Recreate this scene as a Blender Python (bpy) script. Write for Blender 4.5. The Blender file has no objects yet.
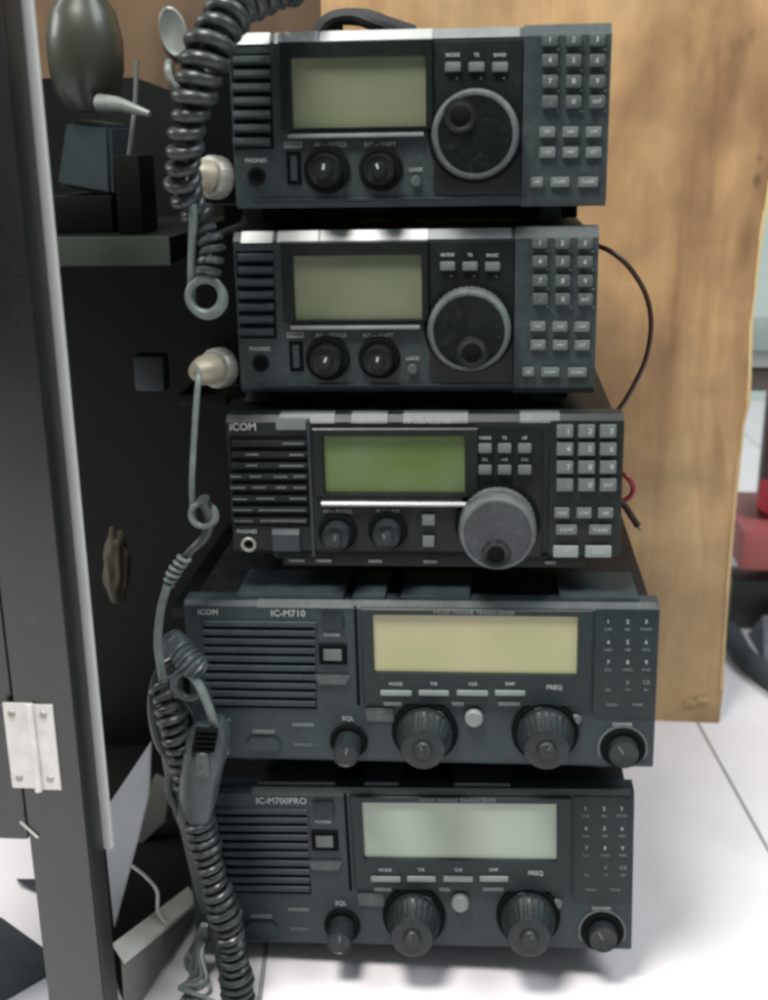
import bpy, bmesh, math, random
from mathutils import Vector, Matrix, noise
random.seed(7)
scene = bpy.context.scene
COL = scene.collection
R = math.radians

# ------------------------------------------------------------------ camera
F = 1200.0
PITCH, YAW = R(17.14), R(5.0)
CAM = Vector((0.06, -0.72, 0.562))
FW = Vector((-math.sin(YAW) * math.cos(PITCH), math.cos(YAW) * math.cos(PITCH), -math.sin(PITCH)))
RT = Vector((math.cos(YAW), math.sin(YAW), 0))
UP = RT.cross(FW)
cam_d = bpy.data.cameras.new('camera')
cam = bpy.data.objects.new('camera', cam_d)
COL.objects.link(cam)
cam.location = CAM
cam.rotation_euler = (R(90) - PITCH, 0, YAW)
cam_d.sensor_fit = 'HORIZONTAL'
cam_d.sensor_width = 36
cam_d.lens = F / 768 * 36
cam_d.clip_start = 0.01
cam_d.clip_end = 60
cam_d.dof.use_dof = True
cam_d.dof.focus_distance = 0.78
cam_d.dof.aperture_fstop = 9.0
scene.camera = cam


def ray(px, py):
    return FW + RT * ((px - 384) / F) + UP * ((500 - py) / F)


def at(px, py, y=0.0):
    """measured point of the photo, taken on the vertical plane at depth y (metres)"""
    d = ray(px, py)
    return CAM + d * ((y - CAM.y) / d.y)


def fl(px, py, z=0.0):
    d = ray(px, py)
    return CAM + d * ((z - CAM.z) / d.z)


# ------------------------------------------------------------------ materials
def new_mat(name):
    m = bpy.data.materials.new(name)
    m.use_nodes = True
    nt = m.node_tree
    return m, nt, nt.nodes['Principled BSDF']


def node(nt, t, **kw):
    n = nt.nodes.new(t)
    for k, v in kw.items():
        if k in n.inputs.keys():
            n.inputs[k].default_value = v
        else:
            setattr(n, k, v)
    return n


def plastic(name, col, rough=.5, vary=.25, grain=900., bump=.15, dust=.0, spec=.5, metal=0., scale=40., coat=0.):
    """surface with cloudy wear, fine moulded grain and a little dust settled on it"""
    m, nt, b = new_mat(name)
    tc = node(nt, 'ShaderNodeTexCoord')
    n1 = node(nt, 'ShaderNodeTexNoise', Scale=scale, Detail=5., Roughness=.6)
    nt.links.new(tc.outputs['Object'], n1.inputs['Vector'])
    ramp = node(nt, 'ShaderNodeMapRange')
    ramp.inputs['To Min'].default_value = 1 - vary
    ramp.inputs['To Max'].default_value = 1 + vary
    ramp.inputs['From Min'].default_value = .3
    ramp.inputs['From Max'].default_value = .7
    nt.links.new(n1.outputs['Fac'], ramp.inputs['Value'])
    mul = node(nt, 'ShaderNodeVectorMath', operation='SCALE')
    mul.inputs[0].default_value = col
    nt.links.new(ramp.outputs['Result'], mul.inputs['Scale'])
    last = mul.outputs['Vector']
    if dust > 0:
        n3 = node(nt, 'ShaderNodeTexNoise', Scale=260., Detail=6., Roughness=.75)
        nt.links.new(tc.outputs['Object'], n3.inputs['Vector'])
        r3 = node(nt, 'ShaderNodeMapRange')
        r3.inputs['From Min'].default_value = .5
        r3.inputs['From Max'].default_value = .75
        r3.inputs['To Max'].default_value = dust
        nt.links.new(n3.outputs['Fac'], r3.inputs['Value'])
        mx = node(nt, 'ShaderNodeMix', data_type='RGBA')
        nt.links.new(r3.outputs['Result'], mx.inputs[0])
        nt.links.new(last, mx.inputs[6])
        mx.inputs[7].default_value = (.32, .33, .31, 1)
        last = mx.outputs[2]
    nt.links.new(last, b.inputs['Base Color'])
    rr = node(nt, 'ShaderNodeMapRange')
    rr.inputs['To Min'].default_value = max(.03, rough - .1)
    rr.inputs['To Max'].default_value = min(1, rough + .12)
    nt.links.new(n1.outputs['Fac'], rr.inputs['Value'])
    nt.links.new(rr.outputs['Result'], b.inputs['Roughness'])
    b.inputs['Specular IOR Level'].default_value = spec
    b.inputs['Metallic'].default_value = metal
    b.inputs['Coat Weight'].default_value = coat
    b.inputs['Coat Roughness'].default_value = .12
    if bump > 0:
        n2 = node(nt, 'ShaderNodeTexNoise', Scale=grain, Detail=2.)
        nt.links.new(tc.outputs['Object'], n2.inputs['Vector'])
        bp = node(nt, 'ShaderNodeBump', Strength=bump, Distance=.0004)
        nt.links.new(n2.outputs['Fac'], bp.inputs['Height'])
        nt.links.new(bp.outputs['Normal'], b.inputs['Normal'])
    return m


M = {}
M['slate'] = plastic('slate_plastic', (.027, .039, .041), .45, .22, dust=.12, spec=.4)
M['slate_dark'] = plastic('dark_slate_plastic', (.006, .010, .0085), .36, .25, dust=.035, spec=.28)
M['charcoal'] = plastic('charcoal_plastic', (.0085, .0130, .0125), .45, .2, dust=.04, spec=.28)
M['pad'] = plastic('worn_grey_pad', (.075, .09, .09), .45, .2, dust=.2)  # lighter grey for painted top edge highlights, also the pale slat pieces
M['marine'] = plastic('blue_grey_plastic', (.023, .036, .041), .5, .2, dust=.07, spec=.4)
M['marine_dark'] = plastic('dark_blue_grey_plastic', (.011, .020, .021), .45, .18, dust=.04, spec=.35)
M['trim'] = plastic('pale_worn_trim', (.22, .24, .24), .32, .15, dust=.1, spec=.7)  # pale grey for painted chamfer and ledge highlights, also the power label
M['ledge'] = plastic('grey_ledge', (.14, .16, .155), .35, .15, dust=.1)
M['case'] = plastic('black_painted_case', (.006, .008, .008), .5, .3, dust=.06, bump=.3, spec=.3)
M['hollow'] = plastic('matt_black', (.003, .004, .004), .8, .2, bump=0, spec=.12)
M['knob'] = plastic('black_knob_plastic', (.008, .011, .011), .32, .2, dust=.07, spec=.4)
M['dial_face'] = plastic('dial_face', (.004, .007, .006), .3, .2, dust=.05, spec=.3)
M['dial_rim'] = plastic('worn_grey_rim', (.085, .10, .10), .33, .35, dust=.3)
M['marine_knob'] = plastic('grey_black_knob', (.013, .019, .0205), .4, .25, dust=.08, spec=.4)
M['mid_knob'] = plastic('grey_knob', (.036, .042, .046), .42, .25, dust=.12)
M['key'] = plastic('grey_rubber_key', (.105, .125, .122), .5, .2, dust=.2)
M['key_dark'] = plastic('dark_rubber_key', (.055, .07, .068), .45, .2, dust=.25)
M['key_light'] = plastic('pale_rubber_key', (.22, .255, .24), .5, .15, dust=.1)
M['ink'] = plastic('white_ink', (.38, .41, .40), .6, .2, bump=0)
M['ink_dim'] = plastic('worn_ink', (.17, .19, .19), .6, .3, bump=0)
M['ink_dark'] = plastic('black_ink', (.012, .014, .014), .6, .2, bump=0)
M['rubber'] = plastic('black_rubber', (.012, .014, .014), .6, .3, bump=.2)
M['cord'] = plastic('black_cord', (.022, .030, .030), .33, .3, dust=.18, scale=120)
M['cord_grey'] = plastic('grey_cord', (.135, .165, .16), .4, .3, dust=.25, scale=120)
M['brass'] = plastic('dull_brass', (.36, .33, .25), .45, .3, metal=.4, dust=.15, bump=.05)
M['nickel'] = plastic('dull_nickel', (.30, .30, .265), .42, .3, metal=.5, bump=.05)
M['mic'] = plastic('grey_handset_plastic', (.040, .054, .058), .42, .25, dust=.2)
M['black_wood'] = plastic('black_brown_laminate', (.0125, .0128, .0115), .24, .3, scale=9, bump=.04, dust=.05, spec=.8)
M['black_side'] = plastic('black_laminate_edge', (.008, .010, .009), .45, .3, scale=12)
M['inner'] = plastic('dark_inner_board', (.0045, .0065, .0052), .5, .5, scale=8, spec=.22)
M['white_trim'] = plastic('white_edge_strip', (.62, .64, .63), .4, .08, scale=15, bump=0)
M['steel'] = plastic('hinge_steel', (.70, .69, .66), .42, .12, metal=.35, scale=90, bump=.05)
M['shelf'] = plastic('grey_green_shelf', (.055, .068, .056), .4, .25, scale=12)
M['box_blue'] = plastic('blue_grey_card', (.026, .038, .042), .5, .2, scale=20)
M['tan'] = plastic('tan_cloth', (.07, .064, .045), .8, .3, scale=50)
M['sheet'] = plastic('white_sheet', (.46, .50, .52), .35, .12, scale=14, bump=0)
M['cream'] = plastic('cream_board', (.55, .56, .50), .6, .12, scale=20)
M['cream_side'] = plastic('grey_board', (.17, .17, .155), .7, .15, scale=20)
M['brown_wire'] = plastic('brown_wire', (.045, .020, .012), .35, .2, scale=60, bump=0)
M['red_wire'] = plastic('red_wire', (.30, .022, .02), .4, .2, scale=60, bump=0)
M['white_wire'] = plastic('white_wire', (.5, .5, .46), .4, .2, scale=60, bump=0)
M['pink'] = plastic('red_pink_plastic', (.50, .13, .13), .45, .2, scale=14)
M['red'] = plastic('deep_red_plastic', (.45, .012, .03), .35, .2, scale=14)
M['grey_metal'] = plastic('grey_metal', (.40, .42, .40), .35, .2, metal=.5, scale=10)
M['dim_metal'] = plastic('tarnished_metal', (.16, .18, .165), .45, .3, metal=.3, scale=60)
M['brown_grey'] = plastic('brown_grey_board', (.17, .145, .135), .6, .2, scale=10)
M['wall'] = plastic('pale_wall', (.46, .55, .52), .8, .06, scale=5)
M['dark_cloth'] = plastic('dark_cloth', (.035, .045, .05), .8, .4, scale=30)
M['blue_cloth'] = plastic('grey_blue_cloth', (.16, .18, .21), .8, .4, scale=60)


def lcd(name, a, b_, coat=.25, sc=9.):
    m, nt, b = new_mat(name)
    tc = node(nt, 'ShaderNodeTexCoord')
    n1 = node(nt, 'ShaderNodeTexNoise', Scale=sc, Detail=2., Roughness=.4)
    nt.links.new(tc.outputs['Object'], n1.inputs['Vector'])
    mr = node(nt, 'ShaderNodeMapRange')
    mr.inputs['From Min'].default_value = .38
    mr.inputs['From Max'].default_value = .62
    nt.links.new(n1.outputs['Fac'], mr.inputs['Value'])
    mx = node(nt, 'ShaderNodeMix', data_type='RGBA')
    nt.links.new(mr.outputs['Result'], mx.inputs[0])
    mx.inputs[6].default_value = (*a, 1)
    mx.inputs[7].default_value = (*b_, 1)
    nt.links.new(mx.outputs[2], b.inputs['Base Color'])
    b.inputs['Roughness'].default_value = .35
    b.inputs['Coat Weight'].default_value = coat
    b.inputs['Coat Roughness'].default_value = .08
    return m


M['lcd_olive'] = lcd('olive_lcd', (.125, .160, .088), (.165, .172, .112), sc=16)
M['lcd_green'] = lcd('green_lcd', (.075, .130, .020), (.105, .155, .055), sc=22)
M['lcd_yellow'] = lcd('yellow_lcd', (.38, .385, .20), (.44, .40, .23), sc=20)
M['lcd_mint'] = lcd('mint_lcd', (.31, .40, .32), (.40, .45, .37))


KNOTS = []
for _px, _py, _r, _l, _s in ((757, 180, .004, .007, .8), (738, 45, .012, .008, .35), (752, 35, .005, .006, .4), (760, 158, .003, .003, .6), (716, 475, .010, .045, .25), (740, 330, .006, .03, .25), (680, 212, .03, .02, .18), (700, 620, .003, .003, .0)):
    _p = at(_px, _py, .376)
    KNOTS.append((_p.x - .1, _p.z, _r, _l, _s))


def wood_mat(name, light, mid, dark, knots=True):
    m, nt, b = new_mat(name)
    tc = node(nt, 'ShaderNodeTexCoord')
    mp = node(nt, 'ShaderNodeMapping')
    mp.inputs['Scale'].default_value = (7.0, 7.0, 1.9)
    nt.links.new(tc.outputs['Object'], mp.inputs['Vector'])
    n1 = node(nt, 'ShaderNodeTexNoise', Scale=1.6, Detail=5., Roughness=.55, Distortion=.6)
    nt.links.new(mp.outputs[0], n1.inputs['Vector'])
    cr = node(nt, 'ShaderNodeValToRGB')
    e = cr.color_ramp.elements
    e[0].position = .34
    e[0].color = (*dark, 1)
    e[1].position = .62
    e[1].color = (*light, 1)
    x = cr.color_ramp.elements.new(.48)
    x.color = (*mid, 1)
    nt.links.new(n1.outputs['Fac'], cr.inputs['Fac'])
    # fine fibres
    mp2 = node(nt, 'ShaderNodeMapping')
    mp2.inputs['Scale'].default_value = (160., 160., 5.)
    nt.links.new(tc.outputs['Object'], mp2.inputs['Vector'])
    n2 = node(nt, 'ShaderNodeTexNoise', Scale=1., Detail=3.)
    nt.links.new(mp2.outputs[0], n2.inputs['Vector'])
    mr = node(nt, 'ShaderNodeMapRange')
    mr.inputs['To Min'].default_value = .86
    mr.inputs['To Max'].default_value = 1.12
    nt.links.new(n2.outputs['Fac'], mr.inputs['Value'])
    mu = node(nt, 'ShaderNodeVectorMath', operation='SCALE')
    nt.links.new(cr.outputs['Color'], mu.inputs[0])
    nt.links.new(mr.outputs[0], mu.inputs['Scale'])
    last = mu.outputs[0]
    if knots:
        nb = node(nt, 'ShaderNodeTexNoise', Scale=13., Detail=4., Roughness=.55, Distortion=.4)
        nt.links.new(tc.outputs['Object'], nb.inputs['Vector'])
        mb_ = node(nt, 'ShaderNodeMapRange')
        mb_.inputs['From Min'].default_value = .35
        mb_.inputs['From Max'].default_value = .65
        mb_.inputs['To Min'].default_value = .77
        mb_.inputs['To Max'].default_value = 1.14
        nt.links.new(nb.outputs['Fac'], mb_.inputs['Value'])
        m2 = node(nt, 'ShaderNodeVectorMath', operation='SCALE')
        nt.links.new(last, m2.inputs[0])
        nt.links.new(mb_.outputs[0], m2.inputs['Scale'])
        last = m2.outputs[0]
        # dents and dark marks where the board has them
        for (mx_, mz_, rr_, ll_, st_) in KNOTS:
            vs = node(nt, 'ShaderNodeVectorMath', operation='SUBTRACT')
            nt.links.new(tc.outputs['Object'], vs.inputs[0])
            vs.inputs[1].default_value = (mx_, 0, mz_)
            sc_ = node(nt, 'ShaderNodeVectorMath', operation='MULTIPLY')
            nt.links.new(vs.outputs[0], sc_.inputs[0])
            sc_.inputs[1].default_value = (1 / rr_, 0, 1 / ll_)
            nz = node(nt, 'ShaderNodeTexNoise', Scale=90., Detail=2.)
            nt.links.new(tc.outputs['Object'], nz.inputs['Vector'])
            ln = node(nt, 'ShaderNodeVectorMath', operation='LENGTH')
            nt.links.new(sc_.outputs[0], ln.inputs[0])
            ad = node(nt, 'ShaderNodeMath', operation='ADD')
            nt.links.new(ln.outputs['Value'], ad.inputs[0])
            nt.links.new(nz.outputs['Fac'], ad.inputs[1])
            mk = node(nt, 'ShaderNodeMapRange')
            mk.inputs['From Min'].default_value = .9
            mk.inputs['From Max'].default_value = 1.7
            mk.inputs['To Min'].default_value = st_
            mk.inputs['To Max'].default_value = 0
            nt.links.new(ad.outputs[0], mk.inputs['Value'])
            mxk = node(nt, 'ShaderNodeMix', data_type='RGBA')
            nt.links.new(mk.outputs[0], mxk.inputs[0])
            nt.links.new(last, mxk.inputs[6])
            mxk.inputs[7].default_value = (.12, .07, .035, 1)
            last = mxk.outputs[2]
        mp3 = node(nt, 'ShaderNodeMapping')
        mp3.inputs['Scale'].default_value = (1.2, 1., .55)
        nt.links.new(tc.outputs['Object'], mp3.inputs['Vector'])
        v = node(nt, 'ShaderNodeTexVoronoi', Scale=11.)
        nt.links.new(mp3.outputs[0], v.inputs['Vector'])
        m3 = node(nt, 'ShaderNodeMapRange')
        m3.inputs['From Min'].default_value = .04
        m3.inputs['From Max'].default_value = .17
        m3.inputs['To Min'].default_value = .55
        m3.inputs['To Max'].default_value = 0
        nt.links.new(v.outputs['Distance'], m3.inputs['Value'])
        n4 = node(nt, 'ShaderNodeTexNoise', Scale=5., Detail=1.)
        nt.links.new(tc.outputs['Object'], n4.inputs['Vector'])
        gt = node(nt, 'ShaderNodeMath', operation='GREATER_THAN')
        gt.inputs[1].default_value = .55
        nt.links.new(n4.outputs['Fac'], gt.inputs[0])
        mm = node(nt, 'ShaderNodeMath', operation='MULTIPLY')
        nt.links.new(m3.outputs[0], mm.inputs[0])
        nt.links.new(gt.outputs[0], mm.inputs[1])
        mx = node(nt, 'ShaderNodeMix', data_type='RGBA')
        nt.links.new(mm.outputs[0], mx.inputs[0])
        nt.links.new(last, mx.inputs[6])
        mx.inputs[7].default_value = (dark[0] * .55, dark[1] * .5, dark[2] * .45, 1)
        last = mx.outputs[2]
    nt.links.new(last, b.inputs['Base Color'])
    b.inputs['Roughness'].default_value = .5
    bp = node(nt, 'ShaderNodeBump', Strength=.2, Distance=.001)
    nt.links.new(n2.outputs['Fac'], bp.inputs['Height'])
    nt.links.new(bp.outputs[0], b.inputs['Normal'])
    return m


M['ply'] = wood_mat('plywood', (.50, .335, .165), (.39, .240, .112), (.25, .140, .065))
M['ply_edge'] = wood_mat('plywood_worn_edge', (.60, .46, .23), (.53, .37, .18), (.42, .27, .13), False)
M['wood_brown'] = wood_mat('brown_wood', (.15, .098, .052), (.115, .072, .040), (.08, .05, .03), False)


def floor_mat():
    m, nt, b = new_mat('white_tile')
    tc = node(nt, 'ShaderNodeTexCoord')
    mp = node(nt, 'ShaderNodeMapping')
    mp.inputs['Rotation'].default_value = (0, 0, R(-5.7))
    mp.inputs['Location'].default_value = (TILE_OFF, .155, 0)
    nt.links.new(tc.outputs['Object'], mp.inputs['Vector'])
    br = node(nt, 'ShaderNodeTexBrick', offset=0.)
    br.inputs['Scale'].default_value = 1.
    br.inputs['Brick Width'].default_value = .4
    br.inputs['Row Height'].default_value = .8
    br.inputs['Mortar Size'].default_value = .0021
    br.inputs['Mortar Smooth'].default_value = .3
    br.inputs['Color1'].default_value = (.85, .82, .85, 1)
    br.inputs['Color2'].default_value = (.84, .81, .84, 1)
    br.inputs['Mortar'].default_value = (.36, .35, .34, 1)
    nt.links.new(mp.outputs[0], br.inputs['Vector'])
    n = node(nt, 'ShaderNodeTexNoise', Scale=14., Detail=4.)
    nt.links.new(tc.outputs['Object'], n.inputs['Vector'])
    mr = node(nt, 'ShaderNodeMapRange')
    mr.inputs['To Min'].default_value = .86
    mr.inputs['To Max'].default_value = 1.06
    nt.links.new(n.outputs['Fac'], mr.inputs['Value'])
    mu = node(nt, 'ShaderNodeVectorMath', operation='SCALE')
    nt.links.new(br.outputs['Color'], mu.inputs[0])
    nt.links.new(mr.outputs[0], mu.inputs['Scale'])
    nt.links.new(mu.outputs[0], b.inputs['Base Color'])
    b.inputs['Roughness'].default_value = .22
    return m


TILE_OFF = 0.0


# ------------------------------------------------------------------ mesh building
class MB:
    """collects shapes, then links them as one mesh object"""

    def __init__(self):
        self.bm = bmesh.new()

    def merge(self, t, mat=None):
        me = bpy.data.meshes.new('t')
        t.to_mesh(me)
        t.free()
        if mat is not None:
            me.transform(mat)
        self.bm.from_mesh(me)
        bpy.data.meshes.remove(me)
        return self

    def box(self, x0, x1, y0, y1, z0, z1, bev=0.0, seg=2, mat=None):
        t = bmesh.new()
        bmesh.ops.create_cube(t, size=1)
        for v in t.verts:
            v.co = Vector(((x0 + x1) / 2 + v.co.x * (x1 - x0), (y0 + y1) / 2 + v.co.y * (y1 - y0), (z0 + z1) / 2 + v.co.z * (z1 - z0)))
        if bev > 0:
            bmesh.ops.bevel(t, geom=t.edges[:], offset=bev, segments=seg, affect='EDGES', profile=.6)
        return self.merge(t, mat)

    def prism(self, pts, y0, y1, bev=0.0):
        """outline in x,z extruded along y"""
        t = bmesh.new()
        a = [t.verts.new((p[0], y0, p[1])) for p in pts]
        b = [t.verts.new((p[0], y1, p[1])) for p in pts]
        n = len(pts)
        t.faces.new(a)
        t.faces.new(b[::-1])
        for i in range(n):
            t.faces.new((a[i], b[i], b[(i + 1) % n], a[(i + 1) % n]))
        bmesh.ops.recalc_face_normals(t, faces=t.faces[:])
        if bev > 0:
            bmesh.ops.bevel(t, geom=t.edges[:], offset=bev, segments=2, affect='EDGES')
        return self.merge(t)

    def profile_x(self, prof, x0, x1):
        """outline in y,z extruded along x"""
        t = bmesh.new()
        a = [t.verts.new((x0, p[0], p[1])) for p in prof]
        b = [t.verts.new((x1, p[0], p[1])) for p in prof]
        n = len(prof)
        t.faces.new(a)
        t.faces.new(b[::-1])
        for i in range(n):
            t.faces.new((a[i], b[i], b[(i + 1) % n], a[(i + 1) % n]))
        bmesh.ops.recalc_face_normals(t, faces=t.faces[:])
        return self.merge(t)

    def hull(self, pts):
        t = bmesh.new()
        for p in pts:
            t.verts.new(p)
        bmesh.ops.convex_hull(t, input=t.verts[:])
        return self.merge(t)

    def ring(self, ox0, ox1, oz0, oz1, ix0, ix1, iz0, iz1, y0, y1, slope=0.0):
        """rectangular plate with a rectangular window; slope widens the window at the front"""
        t = bmesh.new()
        def r(x0, x1, z0, z1, y):
            return [t.verts.new(c) for c in ((x0, y, z0), (x1, y, z0), (x1, y, z1), (x0, y, z1))]
        c = .0008
        oa = r(ox0 + c, ox1 - c, oz0 + c, oz1 - c, y0)
        om = r(ox0, ox1, oz0, oz1, y0 + c)
        ob = r(ox0, ox1, oz0, oz1, y1)
        ia = r(ix0 - slope, ix1 + slope, iz0 - slope, iz1 + slope, y0)
        ib = r(ix0, ix1, iz0, iz1, y1)
        for i in range(4):
            j = (i + 1) % 4
            t.faces.new((oa[i], oa[j], ia[j], ia[i]))
            t.faces.new((oa[i], om[i], om[j], oa[j]))
            t.faces.new((om[i], ob[i], ob[j], om[j]))
            t.faces.new((ia[i], ia[j], ib[j], ib[i]))
            t.faces.new((ob[i], ib[i], ib[j], ob[j]))
        bmesh.ops.recalc_face_normals(t, faces=t.faces[:])
        return self.merge(t)

    def lathe(self, prof, c=(0, 0, 0), seg=48, flute=0, amp=0.0, fr=(0, 0), axis='Y', a0=0, a1=360):
        """prof: (radius, height) towards the viewer (-Y); flute: number of grip ridges between heights fr"""
        t = bmesh.new()
        full = (a1 - a0) >= 360
        k = seg if full else seg + 1
        rows = []
        for (r, h) in prof:
            row = []
            for i in range(k):
                a = R(a0 + (a1 - a0) * i / seg)
                rr = r
                if flute and fr[0] <= h <= fr[1]:
                    rr = r * (1 - amp * (.5 + .5 * math.cos(flute * a)))
                if axis == 'Y':
                    p = (c[0] + rr * math.sin(a), c[1] - h, c[2] + rr * math.cos(a))
                else:
                    p = (c[0] + rr * math.sin(a), c[1] + rr * math.cos(a), c[2] + h)
                row.append(t.verts.new(p))
            rows.append(row)
        for i in range(len(rows) - 1):
            for j in range(seg if not full else k):
                jn = (j + 1) % k
                if not full and j == k - 1:
                    continue
                t.faces.new((rows[i][j], rows[i][jn], rows[i + 1][jn], rows[i + 1][j]))
        if full:
            if prof[0][0] > 1e-6:
                t.faces.new(rows[0])
            if prof[-1][0] > 1e-6:
                t.faces.new(rows[-1])
        bmesh.ops.remove_doubles(t, verts=t.verts[:], dist=1e-6)
        bmesh.ops.recalc_face_normals(t, faces=t.faces[:])
        return self.merge(t)

    def tube(self, pts, rad, seg=10):
        """tube through pts; rad is a number or a function of 0..1"""
        pts = [Vector(p) for p in pts]
        t = bmesh.new()
        n = len(pts)
        T = [(pts[min(i + 1, n - 1)] - pts[max(i - 1, 0)]).normalized() for i in range(n)]
        up = Vector((0, 1, 0)) if abs(T[0].y) < .9 else Vector((1, 0, 0))
        nrm = (up - T[0] * up.dot(T[0])).normalized()
        rows = []
        for i in range(n):
            nrm = (nrm - T[i] * nrm.dot(T[i])).normalized()
            bi = T[i].cross(nrm)
            r = rad(i / (n - 1)) if callable(rad) else rad
            rows.append([t.verts.new(pts[i] + nrm * (r * math.cos(2 * math.pi * j / seg)) + bi * (r * math.sin(2 * math.pi * j / seg))) for j in range(seg)])
        for i in range(n - 1):
            for j in range(seg):
                k = (j + 1) % seg
                t.faces.new((rows[i][j], rows[i][k], rows[i + 1][k], rows[i + 1][j]))
        t.faces.new(rows[0])
        t.faces.new(rows[-1])
        bmesh.ops.recalc_face_normals(t, faces=t.faces[:])
        return self.merge(t)

    def text(self, s, x, z, size, y=-.0003, align='CENTER', rx=0):
        cu = bpy.data.curves.new('t', 'FONT')
        cu.body = s
        cu.size = size
        cu.align_x = align
        cu.align_y = 'CENTER'
        cu.extrude = .00008
        cu.offset = size * .012
        cu.resolution_u = 2
        ob = bpy.data.objects.new('t', cu)
        COL.objects.link(ob)
        bpy.context.view_layer.update()
        me = bpy.data.meshes.new_from_object(ob.evaluated_get(bpy.context.evaluated_depsgraph_get()))
        me.transform(Matrix.Translation((x, y, z)) @ Matrix.Rotation(R(90), 4, 'X'))
        self.bm.from_mesh(me)
        bpy.data.objects.remove(ob)
        bpy.data.curves.remove(cu)
        bpy.data.meshes.remove(me)
        return self

    def build(self, name, mat, parent=None, angle=35, loc=None):
        me = bpy.data.meshes.new(name)
        if loc is not None:
            bmesh.ops.translate(self.bm, vec=-Vector(loc), verts=self.bm.verts[:])
        self.bm.to_mesh(me)
        self.bm.free()
        for p in me.polygons:
            p.use_smooth = True
        me.set_sharp_from_angle(angle=R(angle))
        me.materials.append(M[mat])
        o = bpy.data.objects.new(name, me)
        COL.objects.link(o)
        if loc is not None:
            o.location = loc
        if parent is not None:
            o.parent = parent
        return o


def tag(o, label=None, cat=None, group=None, kind=None):
    if label:
        o['label'] = label
    if cat:
        o['category'] = cat
    if group:
        o['group'] = group
    if kind:
        o['kind'] = kind
    return o


def empty(name, loc, rot=(0, 0, 0)):
    o = bpy.data.objects.new(name, None)
    o.empty_display_size = .02
    COL.objects.link(o)
    o.location = loc
    o.rotation_euler = rot
    return o


def smooth_path(pts, n=12):
    """Catmull-Rom through points"""
    P = [Vector(p) for p in pts]
    P = [P[0] * 2 - P[1]] + P + [P[-1] * 2 - P[-2]]
    out = []
    for i in range(1, len(P) - 2):
        for k in range(n):
            t = k / n
            a, b, c, d = P[i - 1], P[i], P[i + 1], P[i + 2]
            out.append(.5 * ((2 * b) + (c - a) * t + (2 * a - 5 * b + 4 * c - d) * t * t + (3 * b - a - 3 * c + d) * t ** 3))
    out.append(P[-2])
    return out


def coil_path(pts, rad, pitch, per=14, n=30):
    """helix wound round a smooth path; rad a function of 0..1"""
    S = smooth_path(pts, n)
    L = [0]
    for i in range(1, len(S)):
        L.append(L[-1] + (S[i] - S[i - 1]).length)
    tot = L[-1]
    turns = tot / pitch
    m = int(turns * per)
    out = []
    j = 0
    nrm = Vector((0, 1, 0))
    for i in range(m + 1):
        s = tot * i / m
        while j < len(S) - 2 and L[j + 1] < s:
            j += 1
        f = (s - L[j]) / max(1e-9, L[j + 1] - L[j])
        p = S[j].lerp(S[j + 1], min(1, f))
        T = (S[min(j + 2, len(S) - 1)] - S[max(j - 1, 0)]).normalized()
        nrm = (nrm - T * nrm.dot(T)).normalized()
        bi = T.cross(nrm)
        a = 2 * math.pi * i / per
        wob = 1 + .13 * math.sin(i * .051) + .09 * math.sin(i * .173)
        r = (rad(i / m) if callable(rad) else rad) * wob
        out.append(p + nrm * (r * math.cos(a)) + bi * (r * math.sin(a)))
    return out


# ------------------------------------------------------------------ radios
class Panel:
    """front of one radio: measures a pixel of the photo in metres on that front"""

    def __init__(self, y, tl, tr, br, bl, yaw=0):
        P = [at(*p, y) for p in (tl, tr, br, bl)]
        self.roll = (math.atan2(P[1].z - P[0].z, P[1].x - P[0].x) + math.atan2(P[2].z - P[3].z, P[2].x - P[3].x)) / 2
        c = sum(P, Vector()) / 4
        ux = Vector((math.cos(self.roll), 0, math.sin(self.roll)))
        uz = Vector((-math.sin(self.roll), 0, math.cos(self.roll)))
        q = [((p - c).dot(ux), (p - c).dot(uz)) for p in P]
        self.W = (q[1][0] - q[0][0] + q[2][0] - q[3][0]) / 2
        self.H = (q[0][1] - q[3][1] + q[1][1] - q[2][1]) / 2
        self.ux, self.uz, self.y = ux, uz, y
        self.o = c - uz * (self.H / 2)

    def uv(self, px, py):
        p = at(px, py, self.y) - self.o
        return p.dot(self.ux), p.dot(self.uz)

    def rect(self, x0, y0, x1, y1):
        cx, cy = (x0 + x1) / 2, (y0 + y1) / 2
        a = self.uv(x0, cy)[0]
        b = self.uv(x1, cy)[0]
        t = self.uv(cx, y0)[1]
        d = self.uv(cx, y1)[1]
        return a, b, d, t

    def root(self, name):
        return empty(name, self.o, (0, -self.roll, 0))


def rbox(P, x0, y0, x1, y1, yf, yb=0.0, bev=.0004, mb=None):
    a, b, c, d = P.rect(x0, y0, x1, y1)
    mb = mb or MB()
    mb.box(a, b, yf, yb, c, d, min(bev, (b - a) * .4, (d - c) * .4, abs(yb - yf) * .45))
    return mb


def key(P, root, cx, cy, w, h, mat, yf=-.0024, bev=.0011, yb=0.0, r=None):
    mb = rbox(P, cx - w / 2, cy - h / 2, cx + w / 2, cy + h / 2, yf, yb, bev)
    x, z = P.uv(cx, cy)
    o = mb.build('key', mat, root, loc=(x, yb, z))
    KEYS.append(o)
    return o


def slab(P, root, mat, x0, x1, th=.016, ch=.005, chb=.003, W=None):
    """front panel body with chamfered top and bottom edges"""
    H = P.H
    prof = [(0, chb), (0, H - ch), (ch * .9, H), (th, H), (th, 0), (chb, 0)]
    mb = MB()
    mb.profile_x(prof, x0, x1)
    return mb.build('front_panel', mat, root)


def feet(root, W, D, h=.010, y0=.03):
    for sx in (-1, 1):
        for yy in (y0, D - .03):
            MB().lathe([(.011, 0), (.010, h), (0, h)], (sx * (W / 2 - .03), yy, -h), 20, axis='Z').build('foot', 'rubber', root)


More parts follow.
